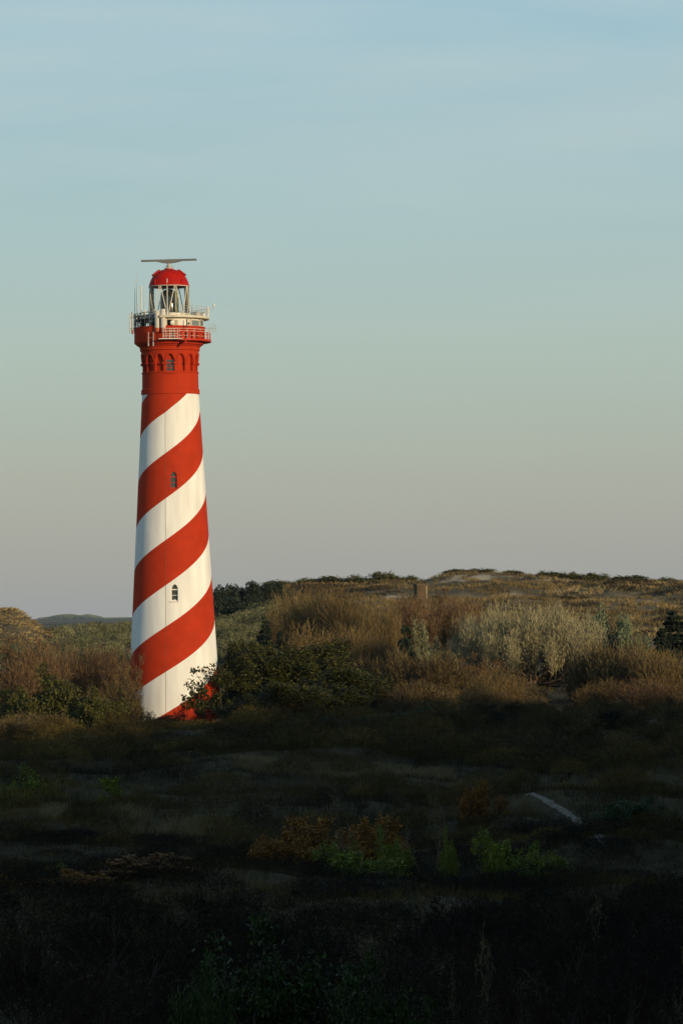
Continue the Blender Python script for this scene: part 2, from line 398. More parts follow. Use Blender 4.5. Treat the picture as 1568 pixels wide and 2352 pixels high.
def wall(bays, rows, rad, name, mat, parent, phase=None, step=R(3)):
    """wall of revolution with pointed recesses. bays: (a0, a1, [(ac, z0, zs, za, hw, depth)])"""
    V = {}; vs = []; ph = []; fs = []
    def vid(a, z, d):
        k = (round(a, 5), round(z, 4), round(d, 3))
        if k not in V:
            r = rad(z) - d; V[k] = len(vs); vs.append((r * math.sin(a), -r * math.cos(a), z))
            if phase: ph.append(phase(a, z, r))
        return V[k]
    def strip(aL0, aR0, z0, aL1, aR1, z1, d, n):
        for i in range(n):
            t0, t1 = i / n, (i + 1) / n
            q = [vid(aL0 + (aR0 - aL0) * t0, z0, d), vid(aL0 + (aR0 - aL0) * t1, z0, d), vid(aL1 + (aR1 - aL1) * t1, z1, d), vid(aL1 + (aR1 - aL1) * t0, z1, d)]
            q = [x for j, x in enumerate(q) if x != q[j - 1]]
            if len(q) > 2: fs.append(tuple(q))
    for a0, a1, ops in bays:
        nn = max(1, round((a1 - a0) / step)); nh = max(1, nn // 2)
        for z0, z1 in zip(rows[:-1], rows[1:]):
            zm = (z0 + z1) / 2; op = None
            for o in ops:
                if o[1] < zm < o[3]: op = o
            if op is None:
                strip(a0, a1, z0, a0, a1, z1, 0, nn); continue
            ac, b0, bs, ba, hw, dep = op; h = gothic(hw, b0, bs, ba)
            w0, w1 = h(z0) / rad(z0), h(z1) / rad(z1)
            strip(a0, ac - w0, z0, a0, ac - w1, z1, 0, nh); strip(ac + w0, a1, z0, ac + w1, a1, z1, 0, nh)
            strip(ac - w0, ac + w0, z0, ac - w1, ac + w1, z1, dep, 4)
            for s in (-1, 1):
                q = [vid(ac + s * w0, z0, 0), vid(ac + s * w0, z0, dep), vid(ac + s * w1, z1, dep), vid(ac + s * w1, z1, 0)]
                q = [x for j, x in enumerate(q) if x != q[j - 1]]
                if len(q) > 2: fs.append(tuple(q))
            if abs(z0 - b0) < 1e-4:
                for i in range(4):
                    t0, t1 = ac - w0 + 2 * w0 * i / 4, ac - w0 + 2 * w0 * (i + 1) / 4
                    fs.append((vid(t0, z0, 0), vid(t1, z0, 0), vid(t1, z0, dep), vid(t0, z0, dep)))
    me = bpy.data.meshes.new(name); me.from_pydata(vs, [], fs); me.update()
    import bmesh
    bm = bmesh.new(); bm.from_mesh(me); bmesh.ops.recalc_face_normals(bm, faces=bm.faces[:])
    bm.to_mesh(me); bm.free()
    if phase:
        l = me.attributes.new('phase', 'FLOAT', 'POINT'); l.data.foreach_set('value', np.array(ph, np.float32))
    me.polygons.foreach_set('use_smooth', np.full(len(me.polygons), True)); me.set_sharp_from_angle(angle=R(32))
    return link_mesh(name, me, mat, parent)
def rows_for(z0, z1, step, ops):
    zs = set(np.round(np.arange(z0, z1, step), 4)) | {round(z1, 4)}
    for o in ops:
        zs = {z for z in zs if not (o[1] - .1 < z < o[3] + .1)} | {round(v, 4) for v in [o[1], o[2], o[3]] + [o[2] + (o[3] - o[2]) * t for t in (.15, .3, .45, .6, .75, .87, .95)]}
    return sorted(zs)
def phase(a, z, r):
    y = 1810 - (z + r * math.cos(a) * (z - EYE) / TD) / S
    A = -15 * min(1.1, max(0, (1450 - y) / 450))
    if a < 0: A += 40 * min(1, max(0, (1040 - y) / 45))
    L = 432 * a / (2 * math.pi) + 12 * (1 - math.cos(a)) + A * math.sin(a)
    return (y + L - 1020) / 216 + 10
def win_op(cy0, cy1, fr, ac, hw):
    z0, za = zf(cy0, fr), zf(cy1, fr); zs = z0 + (za - z0) * .70
    return (ac, round(z0, 4), round(zs, 4), round(za, 4), hw, .30)
W1 = win_op(1222.5, 1180, 3.6, .055, .37); W2 = win_op(1504.5, 1462, 4.0, .040, .36)
ztop = zy(987)
rows = rows_for(-1.2, ztop, .45, [W1, W2])
pi = math.pi
wall([(-pi, -.25, []), (-.25, .30, [W1, W2]), (.30, pi, [])], rows, rad_shaft, 'shaft', M['stripes'], LH, phase)

def window(op, R0, frame_mat, parent, mull):
    ac, z0, zs, za, hw, dep = op; h = gothic(hw, z0, zs, za)
    n = Vector((math.sin(ac), -math.cos(ac), 0)); t = Vector((math.cos(ac), math.sin(ac), 0))
    P = lambda u, z, d: n * (R0((z0 + za) / 2) - d) + t * u + Vector((0, 0, z))
    fr = MB(); d = dep - .09
    zz = [z0 + .03, zs] + [zs + (za - zs) * k for k in (.25, .5, .7, .85, .97)]
    for s in (-1, 1):
        for a, b in zip(zz[:-1], zz[1:]): fr.bar(P(s * (h(a) - .035), a, d), P(s * (h(b) - .035), b, d), .08, .07)
    fr.bar(P(-hw + .05, z0 + .06, d), P(hw - .05, z0 + .06, d), .09, .09)
    fr.bar(P(-hw + .05, zs - .02, d - .004), P(hw - .05, zs - .02, d - .004), .09, .10)
    if mull:
        fr.bar(P(0, z0 + .1, d - .002), P(0, zs - .07, d - .002), .06, .10)
    fr.bar(P(-hw + .06, (z0 + zs) / 2, d + .006), P(hw - .06, (z0 + zs) / 2, d + .006), .05, .05)
    w = fr.build('window', frame_mat, parent)
    pn = MB(); out = [P(-(h(z) - .02), z, dep - .03) for z in zz] + [P(h(z) - .02, z, dep - .03) for z in reversed(zz)]
    pn.prism(out, n, .02); pn.build('pane', M['pane'], w)
    sl = MB(); sl.bar(P(-hw - .10, z0 - .045, -.05), P(hw + .10, z0 - .045, -.05), .26, .08); sl.build('sill', frame_mat, w)
window(W1, rad_shaft, M['red_metal'], LH, False); window(W2, rad_shaft, M['white_frame'], LH, False)

wire = MB(); wp = []
for z in np.linspace(0, ztop - .1, 24): r = rad_shaft(z) + .02; wp.append((r * math.sin(-.182), -r * math.cos(-.182), z))
wire.tube(wp, .013, 5); wire.build('lightning_conductor', worn('conductor_paint', (.20, .10, .07), .6, .3), LH)

def lathe_part(name, prof, mat, n=96, a0=-pi, a1=pi, parent=LH, smooth=35, closed=True):
    m = MB(); m.lathe([(r * S, zy(y)) for r, y in prof], n, a0, a1, closed); return m.build(name, mat, parent, smooth)
lathe_part('collar', [(70.5, 988.6), (73, 987.4), (73.2, 976.2), (70.5, 974.4)], M['red'])
lathe_part('drum', [(70.6, 976), (70.0, 935)], M['red'])
lathe_part('sill_course', [(69.5, 936), (71.7, 935.4), (71.7, 932.6), (69.5, 931.6)], M['red'])
AR = lambda z: S * float(np.interp(z, [zy(933), zy(908), zy(903), zy(877)], [69.7, 70.2, 71.6, 72.2]))
ops = [];
for k in range(16):
    a = k * pi / 8; a = a if a <= pi else a - 2 * pi
    z0, zs, za = zf(931.5, 2.95), zf(907, 3.0), zf(884.5, 3.0)
    ops.append((a, round(z0, 4), round(zs, 4), round(za, 4), .46, .30))
bays = [(o[0] - pi / 16, o[0] + pi / 16, [o]) for o in ops]
wall(bays, rows_for(zy(934), zy(876.5), .2, ops[:1]), AR, 'arcade_wall', M['red'], LH, step=R(2.2))
window(ops[0], AR, M['red_metal'], LH, True)
for o in ops:
    ac, z0, zs, za, hw, dep = o; m = MB()
    h = gothic(hw + .10, z0, zs, za + .13)
    for s in (-1, 1):
        pts = []
        for k in range(9):
            z = zs + (za + .13 - zs) * k / 8; u = s * h(z) if k < 8 else 0
            r = AR(z) + .012; a = ac + u / r; pts.append((r * math.sin(a), -r * math.cos(a), z))
        m.tube(pts, .052, 5)
        a = ac + s * (hw + .19) / AR(zs); r = AR(zs) + .05
        m.box((r * math.sin(a), -r * math.cos(a), zs - .02), .34, .22, .20, rz=a)
    m.build('arch_moulding', M['red'], LH)
lathe_part('cornice', [(72.0, 880), (74.8, 878.4), (75, 871), (76.2, 869.2), (77, 868.8), (79, 866.0), (83.6, 864.2), (84.2, 861.6), (87, 860.6), (88.2, 858)], M['red'], smooth=25)
lathe_part('gallery_parapet', [(88.4, 859.5), (88.9, 857), (88.4, 823), (89.4, 822.4), (89.4, 820), (84.6, 820), (84.6, 838)], M['red'], smooth=25)
lathe_part('gallery_floor', [(85.5, 838), (10, 838)], M['red_metal'])

# outer walkway with red balusters and white rails, on the sunny side
def ringpt(rp, a, y): return Vector((rp * S * math.sin(a), -rp * S * math.cos(a), zy(y)))
A0, A1 = R(10), R(150)
lathe_part('walkway', [(88, 857.6), (103.5, 857.6), (103.5, 852.6), (101.5, 852.6), (101.5, 855), (88, 855)], M['red_metal'], 48, A0, A1)
n = 15
for k in range(n + 1):
    a = A0 + (A1 - A0) * k / n; m = MB()
    m.box(ringpt(102.4, a, 843.6), .16 if k % 2 else .24, .05, 18.4 * S, rz=a); m.build('baluster', M['red_metal'], LH)
def rail(name, rp, ylist, a0, a1, posts, ybot, mat, r=.026, parent=LH, pr=.028):
    m = MB()
    for y in ylist: m.tube([ringpt(rp, a0 + (a1 - a0) * k / 28, y) for k in range(29)], r, 5)
    for k in range(posts + 1):
        a = a0 + (a1 - a0) * k / posts; m.tube([ringpt(rp, a, ybot), ringpt(rp, a, ylist[0])], pr, 5)
    return m.build(name, mat, parent)
rail('walkway_railing', 102.4, [828.5, 834.5, 846], R(-9), A1, 14, 853, M['white_metal'], .018, LH, .018)
m = MB()
for y in (829, 836, 842, 848, 853.5): m.tube([ringpt(103, R(-9), y), ringpt(105, R(0), y), ringpt(103, R(11), y)], .02, 5)
for a in (-9, -5, 0, 6, 11): m.tube([ringpt(104 if abs(a) > 6 else 105, R(a), 854), ringpt(104 if abs(a) > 6 else 105, R(a), 828)], .022, 5)
m.box(ringpt(97, R(1), 854.6), 2.5, 1.0, .07); m.build('service_platform', M['white_metal'], LH)
m = MB(); m.bar(ringpt(104, R(22), 852), ringpt(104, R(22), 866), .17, .17); m.bar(ringpt(104, R(22), 864), ringpt(86, R(22), 860), .12, .12)
m.tube([ringpt(104, R(22), 866), ringpt(104, R(22), 869)], .10, 6); m.build('davit_bracket', M['red_metal'], LH)

# watch room below the lantern (on the sunny side), lantern deck, steel grating on the shaded side
lathe_part('watch_room', [(85.5, 838), (85.5, 799.6), (40, 799.6)], M['cream'], 48, R(-12), R(165), closed=False)
lathe_part('lantern_deck', [(86, 800.6), (99, 800.6), (99.6, 799.6), (99.6, 795.4), (99, 794.8), (46, 794.8), (46, 799)], M['cream'], 60, R(-14), R(172))
lathe_part('lantern_base', [(52, 838), (52, 795), (53.5, 794), (53.5, 786), (50.6, 785.4)], M['cream'], 64)
m = MB()
for rp in (56, 66, 75, 84): m.tube([ringpt(rp, R(-14) - (R(172) * k / 30), 802) for k in range(31)], .05, 5)
for k in range(17): a = R(-14 - 172 * k / 16); m.bar(ringpt(53, a, 801), ringpt(86, a, 801), .06, .12)
m.build('grating_platform', M['steel'], LH)
def room_window(cx0, cx1, cy0, cy1, name, mat, framed=True, rp=85.5):
    c = MB(); f = MB(); zc0, zc1 = c1((cx0 + cx1) / 2, cy1, rp).z, c1((cx0 + cx1) / 2, cy0, rp).z
    x0, x1 = c1(cx0, (cy0 + cy1) / 2).x, c1(cx1, (cy0 + cy1) / 2).x
    a0, a1 = math.asin(max(-1, min(1, x0 / (rp * S)))), math.asin(max(-1, min(1, x1 / (rp * S))))
    r = rp * S
    def sh(mb, r0, r1, a0, a1, z0, z1): mb.lathe([(r0, z0), (r1, z0), (r1, z1), (r0, z1), (r0, z0)], 6, a0, a1, False); mb.f += []
    if framed:
        fb = MB(); g = .05 / r
        for q in ((a0 - g, a0 + g), (a1 - g, a1 + g)): sh(fb, r - .02, r + .06, *q, zc0, zc1)
        sh(fb, r - .02, r + .062, a0, a1, zc0 - .05, zc0 + .03); sh(fb, r - .02, r + .062, a0, a1, zc1 - .03, zc1 + .05)
        w = fb.build(name, M['white_metal'], LH); sh(c, r - .02, r + .018, a0 + g, a1 - g, zc0 + .031, zc1 - .031); c.build('pane', mat, w)
    else:
        sh(c, r - .02, r + .02, a0, a1, zc0, zc1); c.build(name, mat, LH)
room_window(712, 780, 1078, 1190, 'doorway', M['dark'], False)
room_window(812, 905, 1082, 1185, 'window', principled('curtained_glass', (.35, .30, .22), .25, .5))
room_window(922, 992, 1078, 1196, 'shutter', M['white_frame'], False)
room_window(1066, 1182, 1092, 1180, 'window', principled('grey_glass', (.16, .20, .20), .15, .6))
room_window(1200, 1245, 1092, 1185, 'window', M['pane'])
m = MB(); p = c1(1030, 1142, 85.5); nrm = Vector((p.x, p.y, 0)).normalized()
m.tube([p - nrm * .03, p + nrm * .06], .13, 14); m.build('porthole', M['pane'], LH)
m = MB(); p = c1(1002, 1075, 99); q = c1(1000, 1205, 99); m.tube([p, q], .06, 6); m.build('deck_post', M['steel'], LH)
m = MB(); p = c1(790, 1130, 95); m.lathe([(.02, 0), (.16, .02), (.24, .07), (.25, .10), (.15, .16), (.02, .18)], 20)
d_ = m.build('dish_antenna', M['white_metal'], LH, 40); d_.location = p; d_.rotation_euler = (R(-78), 0, R(14))
m = MB(); m.tube([p + Vector((0, .12, 0)), p + Vector((0, .5, -.05))], .04, 6); m.build('dish_arm', M['galv'], LH)

# lantern
lathe_part('lantern_glazing', [(50.4, 785.6), (49.8, 716)], M['glass'], 64)
m = MB(); a_b = [-.08 + .7854 * k for k in range(8)]
for a in a_b:
    for s in (-1, 1): m.bar(ringpt(50.9, a + s * .045, 786), ringpt(50.3, a + s * .36, 716.5), .085, .06)
for y, rp in ((786, 50.9), (716.4, 50.2)): m.tube([ringpt(rp, 2 * pi * k / 48, y) for k in range(49)], .07, 6)
for k in range(8): a = a_b[k] + .393; m.bar(ringpt(50.5, a, 786), ringpt(50.1, a, 716.5), .035, .03)
m.build('glazing_bars', M['cream'], LH)
lathe_part('dome', [(51.4, 717.4), (51.6, 714.6), (50.2, 713.6), (49.2, 709), (47.2, 702.9), (44.0, 696), (38.6, 687.2), (33.5, 682), (26, 677.6), (17, 674.4), (10.8, 673), (10.6, 671.4), (0.3, 671)], M['dome_red'], 40, smooth=30)
for a in (-78, 76, 180 - 72, 180 + 74):
    m = MB(); p0 = ringpt(41.5, R(a), 688.5); p1 = ringpt(24.5, R(a), 675.8); d0 = (p1 - p0).normalized(); t = Vector((math.cos(R(a)), math.sin(R(a)), 0)); nn = t.cross(d0)
    if nn.z < 0: nn = -nn
    m.box((p0 + p1) / 2 + nn * .03, (p1 - p0).length, .8, .14, ax=(d0, t, nn)); m.build('vent_hood', M['dome_red'], LH)
for a in (-44, 41, 130, -140):
    m = MB(); p0 = ringpt(49.8, R(a), 713); p1 = ringpt(48.2, R(a), 701); m.bar(p0, p1, .12, .22); m.build('dome_rib', M['dome_red'], LH)
lathe_part('lens', [(22.5, 792), (23.8, 780), (23.8, 760), (22.4, 745), (19.0, 734), (13.5, 726.5), (6, 723), (.3, 722.4)], M['lens'], 40, smooth=60)
lathe_part('lens_pedestal', [(25, 822), (25, 794), (26, 793), (26, 791), (20, 790.5)], M['brass'], 32)
m = MB(); m.box(Vector((18 * S, -30 * S, zy(754))), .20, .16, 62 * S); m.build('reflection_strip', M['brass'], LH)  # brass bar standing in for the bright vertical reflection in the lantern
m = MB(); m.tube([c1(706, 322, 14), c1(708, 470, 48), c1(712, 900, 54)], .045, 6); m.tube([c1(712, 900, 54), c1(712, 1010, 56)], .06, 6); m.build('earth_mast', M['white_metal'], LH)
lathe_part('dome_cap', [(9.5, 672.6), (9.5, 669.5), (6, 668.4), (.3, 668)], M['galv'], 20)
for cx in (694, 792):
    m = MB(); p = c1(cx, 312); rr = .20; m.tube([p + Vector((rr * .7 * math.cos(t), 0, .02 + rr * 1.5 * math.sin(t))) for t in np.linspace(0, pi, 9)], .035, 5); m.build('lifting_ring', M['galv'], LH)
# radar scanner on top
RS = empty('radar_scanner', (0, 0, zy(668))); RS.parent = LH; RS.rotation_euler = (0, 0, R(-10))
m = MB(); m.lathe([(3.8 * S, 0), (5.2 * S, 3 * S), (5.0 * S, 6 * S), (3.0 * S, 11 * S), (3.6 * S, 12 * S)], 16); m.build('radar_pedestal', M['galv'], RS, 40)
m = MB(); hl = 70 * S; z_ = 18.0 * S
m.prism([(-hl, 0, z_ - .10), (-hl * .5, 0, z_ - .10), (-.75, 0, z_ - .26), (-.28, 0, z_ - .33), (.28, 0, z_ - .33), (.75, 0, z_ - .26), (hl * .5, 0, z_ - .10), (hl, 0, z_ - .10), (hl, 0, z_ + .09), (-hl, 0, z_ + .09)], (0, 1, 0), .34)
m.build('radar_bar', worn('grey_radar_paint', (.17, .17, .165), .5, .3), RS)

# deck railing, lockers, mast at the right end, wind sensor
rail('deck_railing', 97.5, [771.5, 778, 784.5], R(18), R(172), 16, 795, M['galv'], .022)
m = MB(); p = ringpt(97.5, R(86), 783); m.box(p, .16, .16, 30 * S); m.build('deck_mast', M['white_metal'], LH)
for cx0, cx1, cy0, cy1, mt in ((1085, 1190, 972, 1036, 'galv'), (1202, 1252, 972, 1040, 'white_metal')):
    m = MB(); p = c1((cx0 + cx1) / 2, (cy0 + cy1) / 2, 84); m.box(Vector((p.x, p.y, zy(790))), (cx1 - cx0) * .1658 * S, .7, 9.5 * S, rz=R(50)); m.build('deck_locker', M[mt], LH)
m = MB(); p0 = c1(1335, 905); p1 = c1(1395, 945); p2 = c1(1413, 925); p3 = c1(1415, 900); m.tube([p0, c1(1365, 915), p1, p2, p3], .022, 5); m.build('sensor_arm', M['galv'], LH)
m = MB(); q = c1(1415, 905); m.lathe([(.02, 0), (.09, .05), (.12, .25), (.08, .42), (.02, .48)], 12); b_ = m.build('wind_sensor', M['white_metal'], LH, 50); b_.location = q
# yagi aerial at the right
m = MB(); y0 = c1(1275, 1218); y1 = c1(1450, 1218); m.tube([y0, y1], .025, 5); m.tube([c1(1330, 1218), c1(1335, 1290)], .03, 5)
for cx, a, b in ((1345, 1145, 1285), (1380, 1160, 1280), (1412, 1150, 1282), (1443, 1160, 1275)): m.tube([c1(cx, a), c1(cx, b)], .018, 4)
m.build('yagi_aerial', M['galv'], LH)
# panel antennas: white with a red lower end
def panel(cx0, cx1, cy0, cy1, cyr, rp, mat='panel', rz=0):
    p0 = c1((cx0 + cx1) / 2, cy1, rp); p1 = c1((cx0 + cx1) / 2, cy0, rp); w = (cx1 - cx0) * .1658 * S
    f = (cy1 - cyr) / (cy1 - cy0); mid = p0 + (p1 - p0) * f
    def body(a, b, name, mt, par):
        mb = MB(); mb.lathe([(w * .50, a.z), (w * .54, a.z + .05), (w * .54, b.z - .05), (w * .50, b.z)], 12); v = mb.v
        mb.v = [(x * 1.0, y * .55, z) for x, y, z in v]; k = len(mb.v); mb.f += [tuple(range(11, -1, -1)), tuple(range(36, 48))]
        ob = mb.build(name, M[mt], par, 40); ob.location = (a.x, a.y, 0); ob.rotation_euler = (0, 0, rz); return ob
    pa = body(mid, p1, 'panel_antenna', mat, LH)
    mb = MB(); zs_ = p0.z
    mb.lathe([(w * .50, p0.z), (w * .54, p0.z + .05), (w * .54, mid.z - .004)], 12); mb.v = [(x, y * .55, z) for x, y, z in mb.v]; mb.f += [tuple(range(11, -1, -1))]
    e = mb.build('red_end', M['panel_red'], pa, 40)
    mb = MB(); mb.tube([(0, w * .5, p0.z + .2), (0, w * .5 + .10, p0.z + .1), (0, w * .5 + .10, p1.z - .2)], .03, 6)
    for z in (p0.z + .45, p1.z - .45): mb.bar((0, w * .2, z), (0, .55, z - .02), .06, .08)
    mb.build('bracket', M['steel'], pa)
panel(525, 592, 940, 1265, 1203, 92, rz=R(-25)); panel(617, 686, 918, 1265, 1203, 94, rz=R(-8))
panel(170, 204, 955, 1295, 1228, 97.5, rz=R(-60)); panel(138, 168, 980, 1270, 1262, 102.5, 'panel', rz=R(-100))
# whip aerials, mast with stacked dipoles, hanging pipes
for cx, cy0, cy1, rp in ((221, 465, 1010, 88), (248, 308, 1010, 86.5), (272, 812, 1010, 84), (365, 490, 1010, 82), (1078, 820, 1035, 92)):
    m = MB(); a, b = c1(cx, cy1, rp), c1(cx, cy0, rp); m.tube([a, a + (b - a) * .35, b], [.035, .028, .012], 5); m.build('whip_aerial', M['galv'], LH)
m = MB(); a, b = c1(318, 1060, 80), c1(318, 600, 80); m.tube([a, b], .07, 7); m.tube([b, b + Vector((0, 0, .2))], .10, 7)
for k in range(9):
    z = a.z + (b.z - a.z) * (.32 + .075 * k); m.bar((a.x - .30, a.y, z), (a.x, a.y, z), .03); m.bar((a.x - .28, a.y, z - .09), (a.x - .28, a.y, z + .09), .04)
m.build('dipole_mast', M['white_metal'], LH)
m = MB(); a, b = c1(395, 1052, 78), c1(374, 918, 78); m.tube([a, b], [.16, .05], 10); m.build('horn_antenna', M['white_metal'], LH)
for cx in (430, 503):
    m = MB(); a, b = c1(cx, 1478, 92), c1(cx, 1262, 92); m.tube([a, b], .045, 6); m.tube([a, a + Vector((0, 0, .5))], .07, 6); m.build('hanging_pipe', M['galv'], LH)
m = MB(); a, b = c1(430, 1350, 92), c1(503, 1350, 92); m.tube([a, b], .02, 5); m.build('pipe_tie', M['galv'], LH)
# clutter of steel supports, cabinets and cables on the shaded side
rng_ = random.Random(5)
rail('shaded_railing', 88, [786, 794, 802, 811], R(-158), R(-13), 14, 822, M['steel'], .030)
rail('inner_railing', 72, [782, 790], R(-150), R(-30), 9, 800, M['galv'], .025)
for k in range(16):
    m = MB()
    a = R(-20 - 130 * rng_.random()); rp = 62 + 22 * rng_.random(); m.bar(ringpt(rp, a, 822), ringpt(rp + rng_.uniform(-3, 3), a + rng_.uniform(-.1, .1), 790 + 10 * rng_.random()), .05 + .06 * rng_.random())
    m.build('support_strut', M['steel'], LH)
for a, rp, y0, y1, w, mt in ((-35, 78, 812, 797, .55, 'galv'), (-58, 80, 799, 786, .42, 'white_metal'), (-80, 76, 799, 788, .5, 'steel'), (-66, 74, 818, 806, .6, 'steel'), (-48, 80, 800, 790, .35, 'galv'), (-100, 78, 800, 787, .4, 'white_metal'), (-30, 66, 822, 803, .7, 'steel')):
    m = MB(); m.box((ringpt(rp, R(a), y0) + ringpt(rp, R(a), y1)) / 2, w, .4, (y0 - y1) * S, rz=R(a)); m.build('radio_cabinet', M[mt], LH)
for k in range(12):
    m = MB(); a = R(-18 - 135 * rng_.random()); rp = 86 + 3 * rng_.random()
    m.tube([ringpt(rp, a, 823), ringpt(rp + 1.5, a + .02, 812), ringpt(rp - 4, a + rng_.uniform(-.15, .15), 800), ringpt(rp - 8, a + rng_.uniform(-.2, .2), 788)], .03, 5)
    m.build('cable', M['steel'], LH)

#VEGETATION
# ------------------------------------------------------------------ plants: shapes
def unit(v): return v / np.maximum(np.linalg.norm(v, axis=-1, keepdims=True), 1e-9)
def rdir(rng, n): return unit(rng.normal(size=(n, 3)))
def ribbons(rng, p0, p1, w0, w1=None):
    """thin flat twigs/blades: n quads"""
    n = len(p0); d = unit(p1 - p0); s = unit(np.cross(d, rdir(rng, n)))
    w0 = np.broadcast_to(np.asarray(w0, float), (n,))[:, None]; w1 = w0 * .5 if w1 is None else np.broadcast_to(np.asarray(w1, float), (n,))[:, None]
    V = np.stack([p0 - s * w0 / 2, p0 + s * w0 / 2, p1 + s * w1 / 2, p1 - s * w1 / 2], 1).reshape(-1, 3)
    return V, np.arange(4 * n).reshape(n, 4)
def leaves(rng, c, size, up=.0):
    """diamond leaves at centres c"""
    n = len(c); a = rdir(rng, n); nn = rdir(rng, n); nn[:, 2] += up; nn = unit(nn); a = unit(np.cross(nn, a)); b = np.cross(nn, a)
    s = (np.asarray(size) * rng.uniform(.6, 1.3, n))[:, None]
    V = np.stack([c - a * s * .5, c + b * s * .3, c + a * s * .5, c - b * s * .3], 1).reshape(-1, 3)
    return V, np.arange(4 * n).reshape(n, 4)
def tubes(P, Rr, k=4):
    """P (n,m,3) polylines, Rr (n,m) radii"""
    n, m, _ = P.shape
    T = np.empty_like(P); T[:, 1:-1] = P[:, 2:] - P[:, :-2]; T[:, 0] = P[:, 1] - P[:, 0]; T[:, -1] = P[:, -1] - P[:, -2]; T = unit(T)
    ref = np.where(np.abs(T[..., 2:3]) < .9, np.array([0, 0, 1.0]), np.array([0, 1.0, 0])); X = unit(np.cross(T, ref)); Y = np.cross(X, T)
    ang = 2 * np.pi * np.arange(k) / k
    V = P[:, :, None] + (X[:, :, None] * np.cos(ang)[:, None] + Y[:, :, None] * np.sin(ang)[:, None]) * Rr[:, :, None, None]
    i = np.arange(n * m * k).reshape(n, m, k); j = np.roll(i, -1, 2)
    Fq = np.stack([i[:, :-1], j[:, :-1], j[:, 1:], i[:, 1:]], -1).reshape(-1, 4)
    return V.reshape(-1, 3), Fq
def cat(parts):
    Vs, Fs, b = [], [], 0
    for V, Fq in parts: Vs.append(V); Fs.append(Fq + b); b += len(V)
    return np.concatenate(Vs), np.concatenate(Fs)
def tints(rng, nq, clump=None):
    t = rng.uniform(0, 1, nq)
    if clump is not None: t = .55 * t + .45 * clump
    return np.repeat(t, 4)
def branching(rng, stems, h, spread, levels, up, kids=(5, 6, 7), ratio=.5, K=4, wob=.22, base=.25, ang=.9, t0=.3):
    """list over levels of (polylines (n,K+1,3), length (n,))"""
    st = np.column_stack([rng.normal(0, base, stems), rng.normal(0, base, stems), np.full(stems, -.15)])
    d = unit(np.column_stack([rng.normal(0, spread, stems), rng.normal(0, spread, stems), np.ones(stems)]))
    L = h * rng.uniform(.5, .85, stems); out = []
    for lv in range(levels):
        n = len(st); P = np.empty((n, K + 1, 3)); P[:, 0] = st; dd = d.copy()
        for i in range(K):
            P[:, i + 1] = P[:, i] + dd * (L / K)[:, None]
            dd = unit(dd + rng.normal(0, wob, (n, 3)) + np.array([0, 0, up]))
        out.append((P, L))
        if lv == levels - 1: break
        c = kids[min(lv, len(kids) - 1)]
        t = rng.uniform(t0, 1, (n, c)); f = t * K; i0 = np.minimum(f.astype(int), K - 1); fr = (f - i0)[..., None]
        rows_ = np.arange(n)[:, None]
        A, B = P[rows_, i0], P[rows_, i0 + 1]
        st = (A + (B - A) * fr).reshape(-1, 3); pd_ = unit(B - A).reshape(-1, 3)
        d = unit(pd_ + ang * rdir(rng, len(st)) + np.array([0, 0, up * .8]))
        L = (np.repeat(L, c) * ratio * rng.uniform(.6, 1.25, n * c) * (1.15 - .5 * t.ravel()))
    return out
def fit(parts, w, h):
    """scale a list of vertex arrays so that the whole is w wide and h tall"""
    allv = np.concatenate(parts); r = np.percentile(np.abs(allv[:, :2]), 97.5, axis=0).max(); zt = np.percentile(allv[:, 2], 99.6)
    s = np.array([w / 2 / r, w / 2 / r, h / zt]); return s
def finish(name, w, h, trunk, crown, tint, mt, mc, crown_name='crown', trunk_name='trunk'):
    s = fit([trunk[0], crown[0]], w, h)
    root = empty(name); root['pw'] = w; root['ph'] = h
    mesh_np(trunk_name, trunk[0] * s, trunk[1], mt, root, smooth=True)
    mesh_np(crown_name, crown[0] * s, crown[1], mc, root, tint)
    return root
def bare_plant(name, seed, w, h, mt, mc, stems=5, spread=.35, levels=4, kids=(6, 6, 6), up=.12, tw=.03, r0=.07, buds=0, bud=.08, ratio=.5, ang=.8, t0=.3, wob=.22, base=.25, crown_name='twigs'):
    rng = np.random.RandomState(seed); B = branching(rng, stems, h, spread, levels, up, kids, ratio, ang=ang, t0=t0, wob=wob, base=base)
    tr = []; cr = []; tt = []
    for lv, (P, L) in enumerate(B):
        if lv < 2:
            r = r0 * (.42 ** lv) * np.linspace(1, .35, P.shape[1])[None, :] * np.ones((len(P), 1)); tr.append(tubes(P, r, 5 if lv == 0 else 4))
        else:
            a, b = P[:, :-1].reshape(-1, 3), P[:, 1:].reshape(-1, 3); cr.append(ribbons(rng, a, b, tw * (.8 ** (lv - 2)), tw * .7 * (.8 ** (lv - 2))))
            tt.append(tints(rng, len(a), np.repeat(rng.uniform(0, 1, len(P)), P.shape[1] - 1)))
    if buds:
        P = B[-1][0]; k = rng.randint(0, len(P), buds); q = rng.randint(1, P.shape[1], buds); c = P[k, q] + rng.normal(0, .05, (buds, 3))
        cr.append(leaves(rng, c, bud)); tt.append(tints(rng, buds))
    return finish(name, w, h, cat(tr), cat(cr), np.concatenate(tt), mt, mc, crown_name, 'stems' if stems > 2 else 'trunk')
